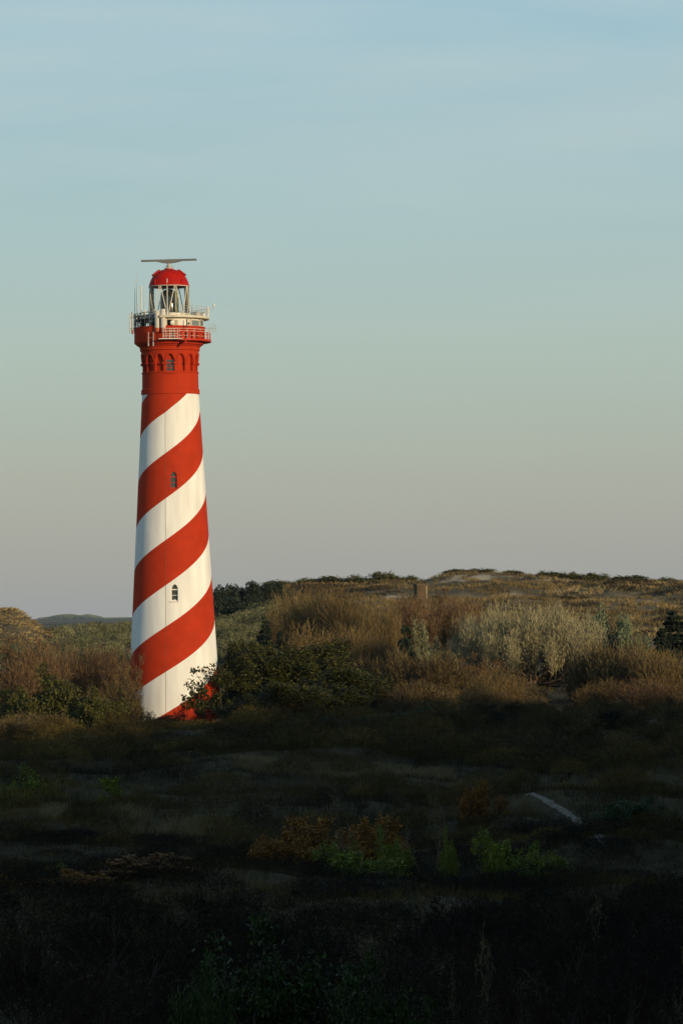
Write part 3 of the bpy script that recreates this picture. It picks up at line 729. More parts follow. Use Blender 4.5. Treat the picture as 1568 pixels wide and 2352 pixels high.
def leafy_plant(name, seed, w, h, mt, mc, n=7000, leaf=.16, stems=7, spread=.55, levels=3, kids=(7, 7), up=.05, r0=.06, sc=.20, low=.0, ratio=.55, tw=.02, ang=1.0, flat=1.0):
    """shrub: stems, side branches and leaves clustered round the branch ends"""
    rng = np.random.RandomState(seed); B = branching(rng, stems, h, spread, levels, up, kids, ratio, ang=ang, t0=.2)
    tr = []
    for lv, (P, L) in enumerate(B[:2]):
        r = r0 * (.45 ** lv) * np.linspace(1, .35, P.shape[1])[None, :] * np.ones((len(P), 1)); tr.append(tubes(P, r, 4))
    P = B[-1][0]; a, b = P[:, :-1].reshape(-1, 3), P[:, 1:].reshape(-1, 3); tw_ = ribbons(rng, a, b, tw)
    cl = rng.uniform(0, 1, len(P)); k = rng.randint(0, len(P), n); f = rng.uniform(.2, 1, n) * (P.shape[1] - 1); i0 = np.minimum(f.astype(int), P.shape[1] - 2); fr = (f - i0)[:, None]
    c = P[k, i0] * (1 - fr) + P[k, i0 + 1] * fr + rng.normal(0, sc, (n, 3)) * np.array([1, 1, flat]); c[:, 2] = np.maximum(c[:, 2], low)
    lv = leaves(rng, c, leaf, .4)
    cr = cat([lv, tw_]); tt = np.concatenate([tints(rng, n, cl[k]), np.repeat(rng.uniform(0, .2, len(a)), 4)])
    return finish(name, w, h, cat(tr), cr, tt, mt, mc, 'foliage', 'stems' if stems > 2 else 'trunk')
def conifer(name, seed, w, h, mt, mc, tiers=13, n=7000, leaf=.22, skew=.15, bare=.12, power=.9):
    """pine or spruce: one trunk, whorls of drooping boughs carrying needle tufts"""
    rng = np.random.RandomState(seed); P = np.zeros((1, 7, 3)); P[0, :, 2] = np.linspace(-.2, h * .97, 7); P[0, 1:, :2] += np.cumsum(rng.normal(0, .06, (6, 2)), 0)
    tr = [tubes(P, .05 * h * np.array([[.6, .5, .42, .32, .22, .12, .03]]), 6)]; cs = []; cl = []
    bl = []
    for t in range(tiers):
        f = bare + (1 - bare) * (t + rng.uniform(0, .6)) / tiers; z = f * h
        nb = rng.randint(4, 7)
        for k in range(nb):
            a = rng.uniform(0, 2 * np.pi); L = (w / 2) * ((1 - f) ** power * .95 + .07) * rng.uniform(.55, 1.15)
            pts = np.array([[L * u * np.cos(a), L * u * np.sin(a), z + L * (.25 * u - .35 * u * u)] for u in np.linspace(0, 1, 5)]); bl.append(pts)
            m = max(6, int(n / (tiers * 5.5) * (L / (w / 2)) * 1.8)); u = np.sqrt(rng.uniform(.06, 1, m))
            i0 = np.minimum((u * 4).astype(int), 3); fr = (u * 4 - i0)[:, None]; c = pts[i0] * (1 - fr) + pts[i0 + 1] * fr
            c = c + rng.normal(0, 1, (m, 3)) * np.array([.10, .10, .07]) * L * (1.1 - u[:, None] * .4); cs.append(c); cl.append(np.full(m, rng.uniform()))
    bl = np.array(bl); tr.append(tubes(bl, np.linspace(.035, .01, 5)[None] * np.ones((len(bl), 1)), 4))
    c = np.concatenate(cs); lv = leaves(rng, c, leaf)
    return finish(name, w, h, cat(tr), lv, tints(rng, len(c), np.concatenate(cl)), mt, mc, 'foliage')
def pine(name, seed, w, h, mt, mc, n=6500, leaf=.48, clumps=17, crown0=.15):
    """wind-shaped pine: bare lower trunk, crown of separate rounded clumps"""
    rng = np.random.RandomState(seed); P = np.zeros((1, 6, 3)); P[0, :, 2] = np.linspace(-.2, h * .9, 6); P[0, 1:, :2] += np.cumsum(rng.normal(0, .12, (5, 2)), 0)
    tr = [tubes(P, .022 * h * np.array([[1, .85, .7, .5, .35, .15]]), 6)]; cs = []; cl = []; bl = []
    for k in range(clumps):
        f = crown0 + (1 - crown0) * (k + rng.uniform(0, 1)) / clumps; a = rng.uniform(0, 2 * np.pi); L = w / 2 * rng.uniform(.15, .8) * (1.15 - .75 * max(0, f - .55) / .45)
        c = np.array([L * np.cos(a), L * np.sin(a), f * h * .95]); tb = np.array([P[0, min(5, int(f * 5))] * .9, (P[0, min(5, int(f * 5))] * .9 + c) / 2 + [0, 0, .1], c]); bl.append(tb)
        m = n // clumps; q = unit(rng.normal(size=(m, 3))) * (rng.uniform(0, 1, (m, 1)) ** .45) * np.array([.30, .30, .17]) * w * rng.uniform(.7, 1.25); cs.append(c + q); cl.append(np.full(m, rng.uniform()))
    bl = np.array(bl); tr.append(tubes(bl, np.array([[.05, .035, .02]]) * h / 6 * np.ones((len(bl), 1)), 4))
    c = np.concatenate(cs); return finish(name, w, h, cat(tr), leaves(rng, c, leaf), tints(rng, len(c), np.concatenate(cl)), mt, mc, 'crown')

def broom(name, seed, w, h, mt, mc, n=6000, k=10, fan=.26, tw=.05, stems=5, fork=.12, low=.18, r0=.09, bud=0, budn=0, lean=(0, 0), wid=.30, tl=.26, jit=.17):
    """bare willow-like plant: stems rise from the ground and fork, each fork ends in an upright fan of fine twigs"""
    rng = np.random.RandomState(seed)
    a = rng.uniform(0, 2 * np.pi, k) + np.arange(k) * 2.4; r = np.sqrt((np.arange(k) + .5) / k) * wid * w
    O = np.column_stack([np.cos(a) * r, np.sin(a) * r, h * (low + .16 * rng.uniform(0, 1, k)) + .0 * r])
    top = h * (1 - .42 * (r / (w / 2)) ** 2) * rng.uniform(.80, 1.05, k) - O[:, 2]
    fk = np.array([lean[0], lean[1], h * fork]); tr = []
    sb = np.column_stack([rng.normal(0, .03 * w, stems), rng.normal(0, .03 * w, stems), np.full(stems, -.2)])
    P = np.stack([sb, sb * .6 + fk * .5 + rng.normal(0, .02 * w, (stems, 3)), fk + sb * [.8, .8, 0] + rng.normal(0, .02 * w, (stems, 3))], 1)
    tr.append(tubes(P, r0 * np.array([[1.1, .9, .75]]) * np.ones((stems, 1)), 6))
    si = rng.randint(0, stems, k); f = P[si, 2]; tip = O + np.column_stack([np.cos(a) * .12 * top, np.sin(a) * .12 * top, .55 * top])
    Q = np.stack([f, f + (O - f) * .55 + rng.normal(0, .03 * w, (k, 3)) - [0, 0, .04 * h], O, (O + tip) / 2 + rng.normal(0, .015 * w, (k, 3)), tip], 1)
    tr.append(tubes(Q, r0 * np.array([[.6, .5, .4, .25, .1]]) * np.ones((k, 1)), 4))
    i = rng.choice(k, n, p=top / top.sum()); d = np.column_stack([rng.normal(0, fan, n) + np.cos(a)[i] * fan * .8 * r[i] / (w / 2), rng.normal(0, fan, n) + np.sin(a)[i] * fan * .8 * r[i] / (w / 2), np.ones(n)])
    L = top[i] * np.clip(1.0 - .35 * (d[:, 0] ** 2 + d[:, 1] ** 2) / fan ** 2 * .5, .35, 1) * rng.uniform(.88, 1.12, n)
    u = rng.uniform(-.15, .82, n) ; c = O[i] + d * (L * u)[:, None] * np.array([1, 1, 1]) + rng.normal(0, .015 * w, (n, 3))
    dd = unit(d + rng.normal(0, jit, (n, 3))); e = c + dd * (L * tl * rng.uniform(.6, 1.2, n))[:, None]
    parts = [ribbons(rng, c, e, tw * (1.15 - .5 * np.clip(u, 0, 1)), tw * .5)]; tt = [tints(rng, n, np.clip(.40 + .28 * u + rng.normal(0, .18, n) + np.repeat(0, n), 0, 1))]
    if budn:
        j = rng.randint(0, n, budn); q = c[j] + (e[j] - c[j]) * rng.uniform(0, 1, (budn, 1)) + rng.normal(0, .02, (budn, 3)); parts.append(leaves(rng, q, bud)); tt.append(tints(rng, budn))
    return finish(name, w, h, cat(tr), cat(parts), np.concatenate(tt), mt, mc, 'twigs', 'stems' if stems > 2 else 'trunk')

# ------------------------------------------------------------------ plants: materials
M['bark'] = worn('grey_brown_bark', (.13, .095, .06), .9, .1, .35, 6)
M['bark_pale'] = worn('pale_bark', (.24, .20, .13), .85, .1, .35, 6)
M['bark_dark'] = worn('dark_bark', (.05, .04, .03), .9, .1, .3, 6)
M['tw_red'] = foliage('russet_twigs', (.035, .020, .010), (.15, .090, .042), .8, (.27, .17, .085))
M['tw_gold'] = foliage('golden_brown_twigs', (.030, .020, .008), (.135, .090, .034), .8, (.26, .185, .08))
M['tw_brown'] = foliage('brown_twigs', (.022, .016, .007), (.10, .070, .030), .8, (.20, .15, .068))
M['tw_purple'] = foliage('shade_darkened_twigs', (.003, .0022, .001), (.014, .009, .0032), .8, (.042, .027, .009))  # twig colour lowered to deepen foreground shade and the bottom-edge falloff
M['tw_silver'] = foliage('silver_green_twigs', (.13, .11, .06), (.27, .235, .13), .8, (.36, .325, .19))
M['lf_silver'] = foliage('silver_leaves', (.08, .085, .04), (.21, .21, .11), .7, (.33, .32, .18))
M['lf_bluegreen'] = foliage('blue_green_leaves', (.07, .09, .05), (.17, .20, .11), .7, (.28, .30, .15))
M['lf_olive'] = foliage('olive_leaves', (.028, .030, .008), (.075, .075, .018), .6, (.14, .12, .03))
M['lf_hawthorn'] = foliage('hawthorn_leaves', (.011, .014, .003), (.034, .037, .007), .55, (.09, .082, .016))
M['lf_green'] = foliage('fresh_green_leaves', (.03, .045, .005), (.12, .15, .013), .55, (.28, .29, .03))
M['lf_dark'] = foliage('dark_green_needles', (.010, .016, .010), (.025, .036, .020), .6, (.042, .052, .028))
M['lf_orange'] = foliage('orange_brown_leaves', (.07, .032, .007), (.21, .10, .02), .7, (.34, .175, .035))
M['lf_scrub'] = foliage('grey_green_scrub', (.030, .034, .016), (.15, .148, .072), .8, (.28, .265, .14))
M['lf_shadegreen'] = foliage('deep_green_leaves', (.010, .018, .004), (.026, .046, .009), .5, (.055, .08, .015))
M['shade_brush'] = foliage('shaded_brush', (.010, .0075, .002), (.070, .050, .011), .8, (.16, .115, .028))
M['tw_deadgrey'] = foliage('grey_dead_twigs', (.08, .065, .03), (.19, .155, .075), .8)
M['lf_hillscrub'] = foliage('brown_hill_scrub', (.022, .018, .010), (.055, .042, .022), .8, (.10, .075, .04))
M['grass_dry'] = foliage('dry_grass', (.10, .075, .035), (.20, .155, .075), .8, (.30, .24, .13))
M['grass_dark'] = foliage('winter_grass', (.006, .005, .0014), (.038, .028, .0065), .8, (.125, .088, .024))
M['grass_hill'] = foliage('hill_tussocks', (.045, .033, .013), (.20, .145, .062), .8, (.38, .28, .13))

# ------------------------------------------------------------------ plants: one of each kind, then copies
KINDS = {}
def kind(key, fn, *a, **k):
    KINDS.setdefault(key, []).append([fn, a, k, None, 0])
for i in range(3):
    kind('red', bare_plant, 'bare_tree', 100 + i, 5, 7, M['bark'], M['tw_red'], stems=4 + i, spread=.30, levels=5, kids=(7, 6, 5, 4), up=.20, tw=.045, r0=.08, buds=1500, bud=.09, ang=.7)
    kind('red', broom, 'bare_tree', 110 + i, 5, 7, M['bark'], M['tw_red'], n=13000, k=18, fan=.40, tw=.036, stems=5, fork=.14, low=.20, bud=.09, budn=3000, wid=.42, jit=.48, tl=.13)
    kind('gold', broom, 'bare_tree', 120 + i, 6, 8, M['bark_pale'], M['tw_gold'], n=17000, k=22, fan=.28, tw=.036, stems=6, fork=.08, low=.12, wid=.40, jit=.32, tl=.13)
    kind('brown', broom, 'bare_shrub', 140 + i, 4, 3, M['bark'], M['tw_brown'], n=15000, k=22, fan=.48, tw=.034, stems=7, fork=.06, low=.10, r0=.05, wid=.42, jit=.50, tl=.15)
for i in range(2):
    kind('purple', bare_plant, 'bare_shrub', 160 + i, 4, 3, M['bark_dark'], M['tw_purple'], stems=9, spread=.6, levels=5, kids=(5, 5, 5, 3), up=.06, tw=.035, r0=.045, base=.4)
    kind('silver', broom, 'silver_tree', 180 + i, 7, 7, M['bark_pale'], M['tw_silver'], n=20000, k=30, fan=.34, tw=.045, stems=3, fork=.2, low=.26, r0=.10, wid=.44, bud=.11, budn=6000, jit=.30, tl=.12)
    kind('silverbush', leafy_plant, 'silver_shrub', 190 + i, 4, 3, M['bark_pale'], M['lf_silver'], n=20000, leaf=.10, levels=4, kids=(7, 6, 4), up=.22, ang=.7, sc=.12)
    kind('bluebush', leafy_plant, 'blue_green_shrub', 200 + i, 4, 3, M['bark_pale'], M['lf_bluegreen'], n=20000, leaf=.10, levels=4, kids=(7, 6, 4), up=.22, ang=.7, sc=.12)
    kind('olive', leafy_plant, 'olive_shrub', 210 + i, 5, 4, M['bark'], M['lf_olive'], n=11000, leaf=.15, levels=4, kids=(6, 5, 4), ang=.9, sc=.14)
    kind('haw', leafy_plant, 'hawthorn', 220 + i, 7, 5.5, M['bark_dark'], M['lf_hawthorn'], n=20000, leaf=.20, levels=4, kids=(9, 6, 5), sc=.18, ang=1.0)
    kind('orange', leafy_plant, 'rusty_shrub', 240 + i, 3, 1.6, M['bark_dark'], M['lf_orange'], n=9000, leaf=.075, stems=14, spread=.9, levels=4, kids=(6, 5, 4), up=.22, sc=.045, r0=.03, ang=.7)
    kind('green', leafy_plant, 'green_shrub', 250 + i, 3, 2, M['bark'], M['lf_green'], n=9000, leaf=.085, stems=10, spread=.9, levels=4, kids=(6, 5, 4), sc=.07, r0=.035)
    kind('deep', leafy_plant, 'dark_green_shrub', 260 + i, 3, 2.4, M['bark_dark'], M['lf_shadegreen'], n=14000, leaf=.085, stems=10, spread=.7, levels=4, kids=(6, 6, 4), sc=.08, r0=.035)
    kind('dead', bare_plant, 'dead_shrub', 270 + i, 2.6, 2.4, M['bark'], M['tw_deadgrey'], stems=2 + i, spread=.5, levels=4, kids=(9, 5, 4), up=.02, tw=.014, r0=.026, ang=1.1, wob=.3)
    kind('skyline', leafy_plant, 'skyline_shrub', 280 + i, 5, 3, M['bark_dark'], M['lf_olive'], n=3000, leaf=.35, stems=7, levels=3, sc=.3)
    kind('pine', pine, 'pine_tree', 290 + i, 6, 8, M['bark_dark'], M['lf_dark'])
    kind('spruce', conifer, 'spruce_tree', 300 + i, 2.8, 4.8, M['bark_dark'], M['lf_dark'], tiers=22, n=16000, leaf=.24, bare=.04, power=.75)
kind('spray', leafy_plant, 'hawthorn', 228, 3, 4, M['bark_dark'], M['lf_hawthorn'], n=1500, leaf=.20, levels=4, stems=4, kids=(6, 5, 4), sc=.10, ang=.8, up=.08)
kind('blackbush', conifer, 'dark_juniper', 310, 4.5, 3, M['bark_dark'], M['lf_dark'], tiers=8, leaf=.24, bare=.0, power=.5)
kind('silvertree', broom, 'silver_tree', 185, 13, 9, M['bark'], M['tw_silver'], n=46000, k=60, fan=.34, tw=.045, stems=3, fork=.16, low=.30, r0=.13, wid=.46, bud=.11, budn=12000, lean=(.6, 0), jit=.30, tl=.12)
kind('hawbig', leafy_plant, 'hawthorn', 225, 9, 7, M['bark_dark'], M['lf_hawthorn'], n=62000, leaf=.24, levels=5, kids=(8, 5, 4, 3), sc=.28, ang=1.0, up=.10)
kind('dome', leafy_plant, 'dark_shrub', 330, 5, 3, M['bark_dark'], M['tw_purple'], n=20000, leaf=.11, stems=14, spread=.9, levels=4, kids=(8, 6, 4), sc=.16, r0=.04, up=.05)
kind('dome', leafy_plant, 'dark_shrub', 331, 5, 3, M['bark_dark'], M['tw_purple'], n=20000, leaf=.11, stems=12, spread=.8, levels=4, kids=(8, 6, 4), sc=.14, r0=.04, up=.08)
kind('flatgreen', leafy_plant, 'windswept_tree', 256, 2.2, 1.5, M['bark_pale'], M['lf_green'], n=2600, leaf=.08, stems=1, spread=.05, levels=4, kids=(9, 6, 4), up=-.02, sc=.05, r0=.05, flat=.5, ang=1.3)

def grow(key, px, top, d, wpx, label, catg, group=None, rot=None, sink=.1, kindno=None, minh=.6, base_py=None):
    """stand a plant on the ground at depth d: centre px, top row, width in picture units"""
    lst = KINDS[key]; no = kindno if kindno is not None else sum(e[4] for e in lst)
    e = lst[no % len(lst)]; p = at(px, top, d); g_ = gz(p.x, p.y)
    if e[3] is None: e[3] = e[0](*e[1], **e[2]); o = e[3]
    else: o = dup(e[3])
    e[4] += 1
    w, h = wpx / F * d, max(minh, p.z - g_ + sink)
    o.location = (p.x, p.y, g_ - sink); sx = w / e[3]['pw']
    o.scale = (sx, sx, h / e[3]['ph'])
    rg = random.Random(hash((round(px), round(d))) & 0xffff)
    o.rotation_euler = (0, 0, rg.uniform(0, 6.28) if rot is None else rot)
    tag(o, label, catg, group); return o

exec_plants = True
# left of the tower
G = 'bare russet trees left of the lighthouse'
grow('red', 30, 1462, 392, 175, 'russet bare tree cut by the left edge of the photo, with a forked pale limb', 'tree', G)
grow('red', 118, 1480, 390, 150, 'russet bare tree, second from the left edge, behind the olive shrub', 'tree', G)
grow('red', 178, 1490, 394, 120, 'low-crowned russet bare tree in the gap before the dark scrub', 'tree', G)
grow('red', 232, 1490, 389, 110, 'narrow russet bare tree, second from the lighthouse wall', 'tree', G)
grow('red', 290, 1492, 383, 100, 'russet bare tree whose twigs overlap the left edge of the striped tower', 'tree', G)
grow('red', 64, 1520, 384, 150, 'short russet bare tree behind the grey-brown shrub', 'tree', G)
grow('brown', 262, 1570, 378, 130, 'bushy brown bare shrub at the left foot of the tower', 'shrub')
grow('olive', 128, 1535, 366, 190, 'tall olive-green shrub in front of the russet trees', 'shrub', 'olive shrubs left of the lighthouse')
grow('olive', 36, 1580, 368, 130, 'olive shrub at the left edge beside the tall olive shrub', 'shrub', 'olive shrubs left of the lighthouse')
grow('olive', 222, 1585, 362, 140, 'rounded olive shrub nearest the foot of the tower', 'shrub', 'olive shrubs left of the lighthouse')
grow('brown', 84, 1640, 352, 170, 'grey-brown bare shrub in front of the olive shrubs', 'shrub')
grow('brown', 10, 1655, 348, 130, 'brown bare shrub low at the left edge below the olive shrubs', 'shrub')
# at the foot of the tower
grow('purple', 345, 1634, 384, 66, 'thin leafless bush against the white foot of the tower', 'shrub', 'small bushes at the tower foot')
grow('purple', 424, 1612, 386, 70, 'dark twiggy bush standing before the lowest red stripe', 'shrub', 'small bushes at the tower foot')
grow('red', 308, 1625, 382, 44, 'small rusty bush at the lower left corner of the tower', 'shrub', 'small bushes at the tower foot')
grow('haw', 390, 1645, 372, 190, 'low dark bush spread along the base of the tower', 'shrub')
grow('haw', 300, 1658, 366, 150, 'low dark bush at the left end of the tower base', 'shrub')
# hawthorns right of the tower
G = 'dark hawthorns right of the tower'
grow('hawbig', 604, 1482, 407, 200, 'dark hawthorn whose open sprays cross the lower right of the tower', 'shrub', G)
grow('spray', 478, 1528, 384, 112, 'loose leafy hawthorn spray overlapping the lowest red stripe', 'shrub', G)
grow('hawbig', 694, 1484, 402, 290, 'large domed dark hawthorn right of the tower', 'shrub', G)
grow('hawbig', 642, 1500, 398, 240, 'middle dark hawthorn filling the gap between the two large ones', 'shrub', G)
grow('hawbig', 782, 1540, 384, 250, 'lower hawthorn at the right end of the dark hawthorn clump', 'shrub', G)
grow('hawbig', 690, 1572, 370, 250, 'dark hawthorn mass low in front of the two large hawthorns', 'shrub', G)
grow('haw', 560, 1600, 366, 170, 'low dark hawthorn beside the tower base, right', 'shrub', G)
# behind: scrub, conifers, willows
grow('spruce', 608, 1420, 470, 62, 'small dark spruce standing alone right of the tower', 'tree')
grow('spruce', 642, 1452, 466, 42, 'smaller dark spruce tucked against the lone spruce', 'tree')
grow('olive', 538, 1500, 440, 60, 'small dark-green bush between the tower and the lone spruce', 'shrub')
G = 'golden brown willows in the middle'
grow('gold', 660, 1368, 505, 130, 'thin dark-stemmed willow at the left end of the golden willows', 'tree', G)
grow('gold', 722, 1356, 490, 150, 'tallest golden-brown bare willow behind the large hawthorn', 'tree', G)
grow('gold', 800, 1372, 484, 150, 'broad golden-brown willow in the middle of the willow group', 'tree', G)
grow('gold', 866, 1392, 476, 120, 'golden-brown willow beside the dark juniper', 'tree', G)
grow('gold', 760, 1440, 462, 190, 'lower golden-brown willow in front of the tallest willow', 'tree', G)
grow('gold', 850, 1466, 452, 140, 'low golden willow left of the dark juniper', 'tree', G)
grow('blackbush', 928, 1440, 423, 84, 'dark green juniper in front of the pale silver shrub', 'shrub')
G = 'red-brown trees below the dune hill'
grow('red', 945, 1372, 520, 120, 'red-brown bare tree behind the dark juniper', 'tree', G)
grow('red', 1010, 1352, 530, 130, 'tallest red-brown bare tree below the brick hut', 'tree', G)
grow('red', 1060, 1376, 522, 110, 'red-brown bare tree meeting the silver tree crown', 'tree', G)
grow('silverbush', 985, 1434, 427, 125, 'pale silver-green shrub right of the dark juniper', 'shrub')
grow('silvertree', 1225, 1400, 432, 330, 'broad silver-grey tree with pale forked trunk in the middle right', 'tree')
grow('silver', 1120, 1408, 440, 170, 'silver-grey bare tree forming the left shoulder of the broad silver crown', 'tree')
grow('silver', 1335, 1428, 446, 150, 'silver-grey bare tree forming the right shoulder of the broad silver crown', 'tree')
grow('bluebush', 1420, 1408, 440, 120, 'blue-green shrub right of the silver trees', 'shrub')
grow('bluebush', 1472, 1426, 438, 100, 'dull blue-green shrub beside the spruce at the right edge', 'shrub')
grow('spruce', 1545, 1408, 424, 130, 'dark spruce cut by the right edge of the photo', 'tree')
grow('spruce', 1520, 1445, 420, 80, 'low dark spruce left of the one at the right edge', 'tree')
# brown thicket, single bushes that stand out of it
G = 'brown bushes of the middle thicket'
for px, top, d, w, k, lab in [
    (690, 1505, 425, 150, 'brown', 'brown bare bush rising behind the large domed hawthorn'),
    (840, 1520, 418, 150, 'brown', 'brown bare bush behind the right end of the hawthorn clump'),
    (930, 1500, 415, 130, 'brown', 'brown bare bush just below the dark juniper'),
    (1010, 1506, 412, 140, 'brown', 'brown bare bush below the pale silver shrub'),
    (1085, 1500, 416, 130, 'red', 'red-brown bush left of the pale forked trunk'),
    (1150, 1540, 396, 140, 'gold', 'golden-twigged bush fanning up left of the pale forked trunk'),
    (1375, 1490, 414, 140, 'brown', 'brown bare bush right of the pale forked trunk'),
    (1440, 1480, 410, 150, 'brown', 'brown bare bush below the blue-green shrubs'),
    (1520, 1500, 404, 150, 'gold', 'golden-brown bush below the spruces at the right edge'),
    (1480, 1560, 386, 150, 'red', 'red-brown bush low at the right side of the thicket'),
    (1390, 1565, 388, 140, 'gold', 'thin golden bush between the red-brown bush and the forked trunk'),
    (1318, 1592, 400, 110, 'purple', 'dark purplish bush at the foot of the forked trunk'),
    (1120, 1580, 376, 130, 'gold', 'low golden bush at the right end of the dry grass strip'),
    (960, 1570, 384, 160, 'brown', 'low brown bush behind the dry grass strip'),
    (1550, 1600, 372, 120, 'purple', 'dark bush at the right edge below the golden-brown bush')]:
    grow(k, px, top, d, w, lab, 'shrub', G)
# the dark row where the shade begins
G = 'dark bushes at the edge of the shade'
grow('deep', 910, 1625, 330, 200, 'dark green bush right of the hawthorns, below the dry grass strip', 'shrub', G)
grow('deep', 800, 1645, 326, 230, 'dark green bush in the shade below the hawthorn clump', 'shrub', G)
grow('dome', 1080, 1622, 332, 210, 'dark domed leafless bush below the golden bush', 'shrub', G)
grow('dome', 1240, 1640, 336, 170, 'dark leafless bush in the shade below the forked trunk', 'shrub', G)
grow('dome', 1400, 1632, 338, 180, 'dark leafless bush in the shade below the thin golden bush', 'shrub', G)
grow('dome', 1530, 1640, 328, 160, 'dark leafless bush in the shade at the right edge', 'shrub', G)
grow('deep', 660, 1690, 318, 190, 'dark bush in deep shade above the low grassy ridge', 'shrub', G)
grow('dome', 1150, 1712, 296, 210, 'wide dark leafless bush in front of the domed one', 'shrub', G)
grow('dome', 1340, 1715, 290, 220, 'wide dark leafless bush above the sandy path', 'shrub', G)
grow('dome', 1500, 1730, 284, 220, 'wide dark leafless bush above the right end of the path', 'shrub', G)
for px, top, d, w, k, lab in [
    (60, 1690, 330, 170, 'olive', 'olive bush in the shade at the left edge above the bright green shrub'),
    (190, 1712, 320, 150, 'brown', 'brown bush in the shade above the small flat-topped green tree'),
    (330, 1700, 340, 170, 'brown', 'brown bush in the shade below the left end of the tower base'),
    (455, 1690, 335, 160, 'olive', 'olive bush in the shade below the red foot of the tower'),
    (560, 1705, 322, 150, 'dome', 'dark bush in the shade left of the low grassy ridge'),
    (985, 1690, 312, 190, 'dome', 'dark domed bush in the shade right of the grassy ridge'),
    (1250, 1690, 312, 190, 'brown', 'brown bush in the shade between the two wide dark ones'),
    (1430, 1690, 314, 170, 'brown', 'brown bush in the shade behind the right end of the path'),
    (1555, 1700, 300, 150, 'dome', 'dark domed bush low in the shade at the right edge')]:
    grow(k, px, top, d, w, lab, 'shrub', G)
# foreground in the shade
grow('green', 66, 1762, 226, 230, 'bright green spreading shrub at the left edge', 'shrub')
grow('green', 20, 1800, 222, 110, 'green shrub leaning out of the left edge below the bright one', 'shrub')
grow('flatgreen', 232, 1786, 224, 88, 'small flat-topped green tree with a pale stem', 'tree')
grow('orange', 735, 1880, 172, 190, 'orange-brown bush at the left of the bare dead shrub', 'shrub')
grow('orange', 650, 1915, 168, 150, 'low orange-brown bush left of the larger orange one', 'shrub')
grow('orange', 865, 1880, 170, 150, 'orange-brown bush right behind the bare dead shrub', 'shrub')
grow('green', 890, 1905, 163, 180, 'yellow-green bush in front of the orange-brown bushes', 'shrub')
grow('green', 800, 1945, 158, 230, 'dark green bush spreading below the yellow-green bush', 'shrub')
grow('dead', 808, 1795, 168, 140, 'bare dead shrub with crooked pale branches above the orange bushes', 'shrub')
grow('dead', 985, 1810, 166, 120, 'spindly yellowish bare shrub right of the dead shrub', 'shrub')
grow('orange', 1100, 1796, 196, 100, 'upright rusty shrub left of the sandy path', 'shrub')
grow('green', 1030, 1905, 160, 70, 'narrow green shoot bush below the spindly bare shrub', 'shrub')
grow('green', 1145, 1915, 162, 160, 'green bush below the upright rusty shrub', 'shrub')
grow('green', 1250, 1938, 160, 220, 'low sprawling green bush below the sandy path', 'shrub')
grow('deep', 1450, 1832, 196, 190, 'dark green dome bush right of the sandy path', 'shrub')
grow('orange', 340, 1968, 148, 260, 'wide rusty heather bush in the dark left foreground', 'shrub')
grow('orange', 180, 2000, 144, 180, 'low rusty bush left of the wide rusty one', 'shrub')
grow('orange', 8, 2010, 142, 60, 'small rusty bush at the left edge', 'shrub')
grow('green', 120, 1985, 150, 80, 'small green shrub above the low rusty bush', 'shrub')
grow('dead', 296, 1935, 160, 30, 'lone upright dead stalk above the wide rusty bush', 'shrub')
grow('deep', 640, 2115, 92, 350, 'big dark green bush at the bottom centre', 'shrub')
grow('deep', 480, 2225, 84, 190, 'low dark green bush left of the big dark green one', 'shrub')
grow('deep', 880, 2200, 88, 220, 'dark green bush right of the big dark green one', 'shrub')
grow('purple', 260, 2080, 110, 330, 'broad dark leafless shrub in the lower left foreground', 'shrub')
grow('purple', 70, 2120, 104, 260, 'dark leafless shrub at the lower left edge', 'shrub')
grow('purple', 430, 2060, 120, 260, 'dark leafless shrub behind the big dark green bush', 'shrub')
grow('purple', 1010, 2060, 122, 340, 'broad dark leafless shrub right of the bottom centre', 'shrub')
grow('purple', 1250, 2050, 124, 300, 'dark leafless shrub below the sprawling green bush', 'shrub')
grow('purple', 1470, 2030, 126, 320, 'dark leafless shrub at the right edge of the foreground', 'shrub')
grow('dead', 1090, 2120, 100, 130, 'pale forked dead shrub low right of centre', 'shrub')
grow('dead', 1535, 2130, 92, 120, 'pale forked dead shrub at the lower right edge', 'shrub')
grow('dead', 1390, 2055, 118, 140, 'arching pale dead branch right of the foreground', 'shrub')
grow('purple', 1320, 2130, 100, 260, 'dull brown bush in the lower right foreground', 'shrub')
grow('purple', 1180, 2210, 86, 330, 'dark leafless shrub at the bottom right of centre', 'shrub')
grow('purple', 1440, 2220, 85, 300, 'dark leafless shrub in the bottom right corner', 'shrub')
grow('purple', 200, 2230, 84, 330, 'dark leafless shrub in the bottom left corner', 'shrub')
# skyline of the hill
G = 'dark shrubs on the skyline of the hill'
sk = [(640, 1338, 60, 'leftmost shrub of the skyline, where the hill crest begins'), (700, 1332, 46, 'small shrub on the skyline left of the sand slope'), (757, 1328, 60, 'rounded skyline shrub above the left end of the sand slope'), (835, 1325, 70, 'wide skyline shrub above the middle of the sand slope'),
      (882, 1318, 40, 'skyline shrub with a thin sprig standing above it'), (930, 1326, 46, 'skyline shrub just left of the brick hut'), (1050, 1318, 46, 'low skyline shrub right of the brick hut'), (1098, 1317, 60, 'skyline shrub above the pale pink sand scar'),
      (1178, 1317, 34, 'single small round shrub right of the sand scar'), (1252, 1311, 30, 'tallest skyline shrub in the dark row right of the middle'), (1275, 1315, 40, 'skyline shrub next right of the tallest one'), (1303, 1314, 40, 'round skyline shrub in the middle of the dark row'), (1338, 1318, 50, 'low skyline shrub at the right end of the dark row'), (1370, 1316, 42, 'round skyline shrub standing apart right of the dark row'), (1440, 1322, 60, 'flat faint skyline shrub near the right edge'), (1525, 1326, 36, 'tiny skyline shrub nearest the right edge')]
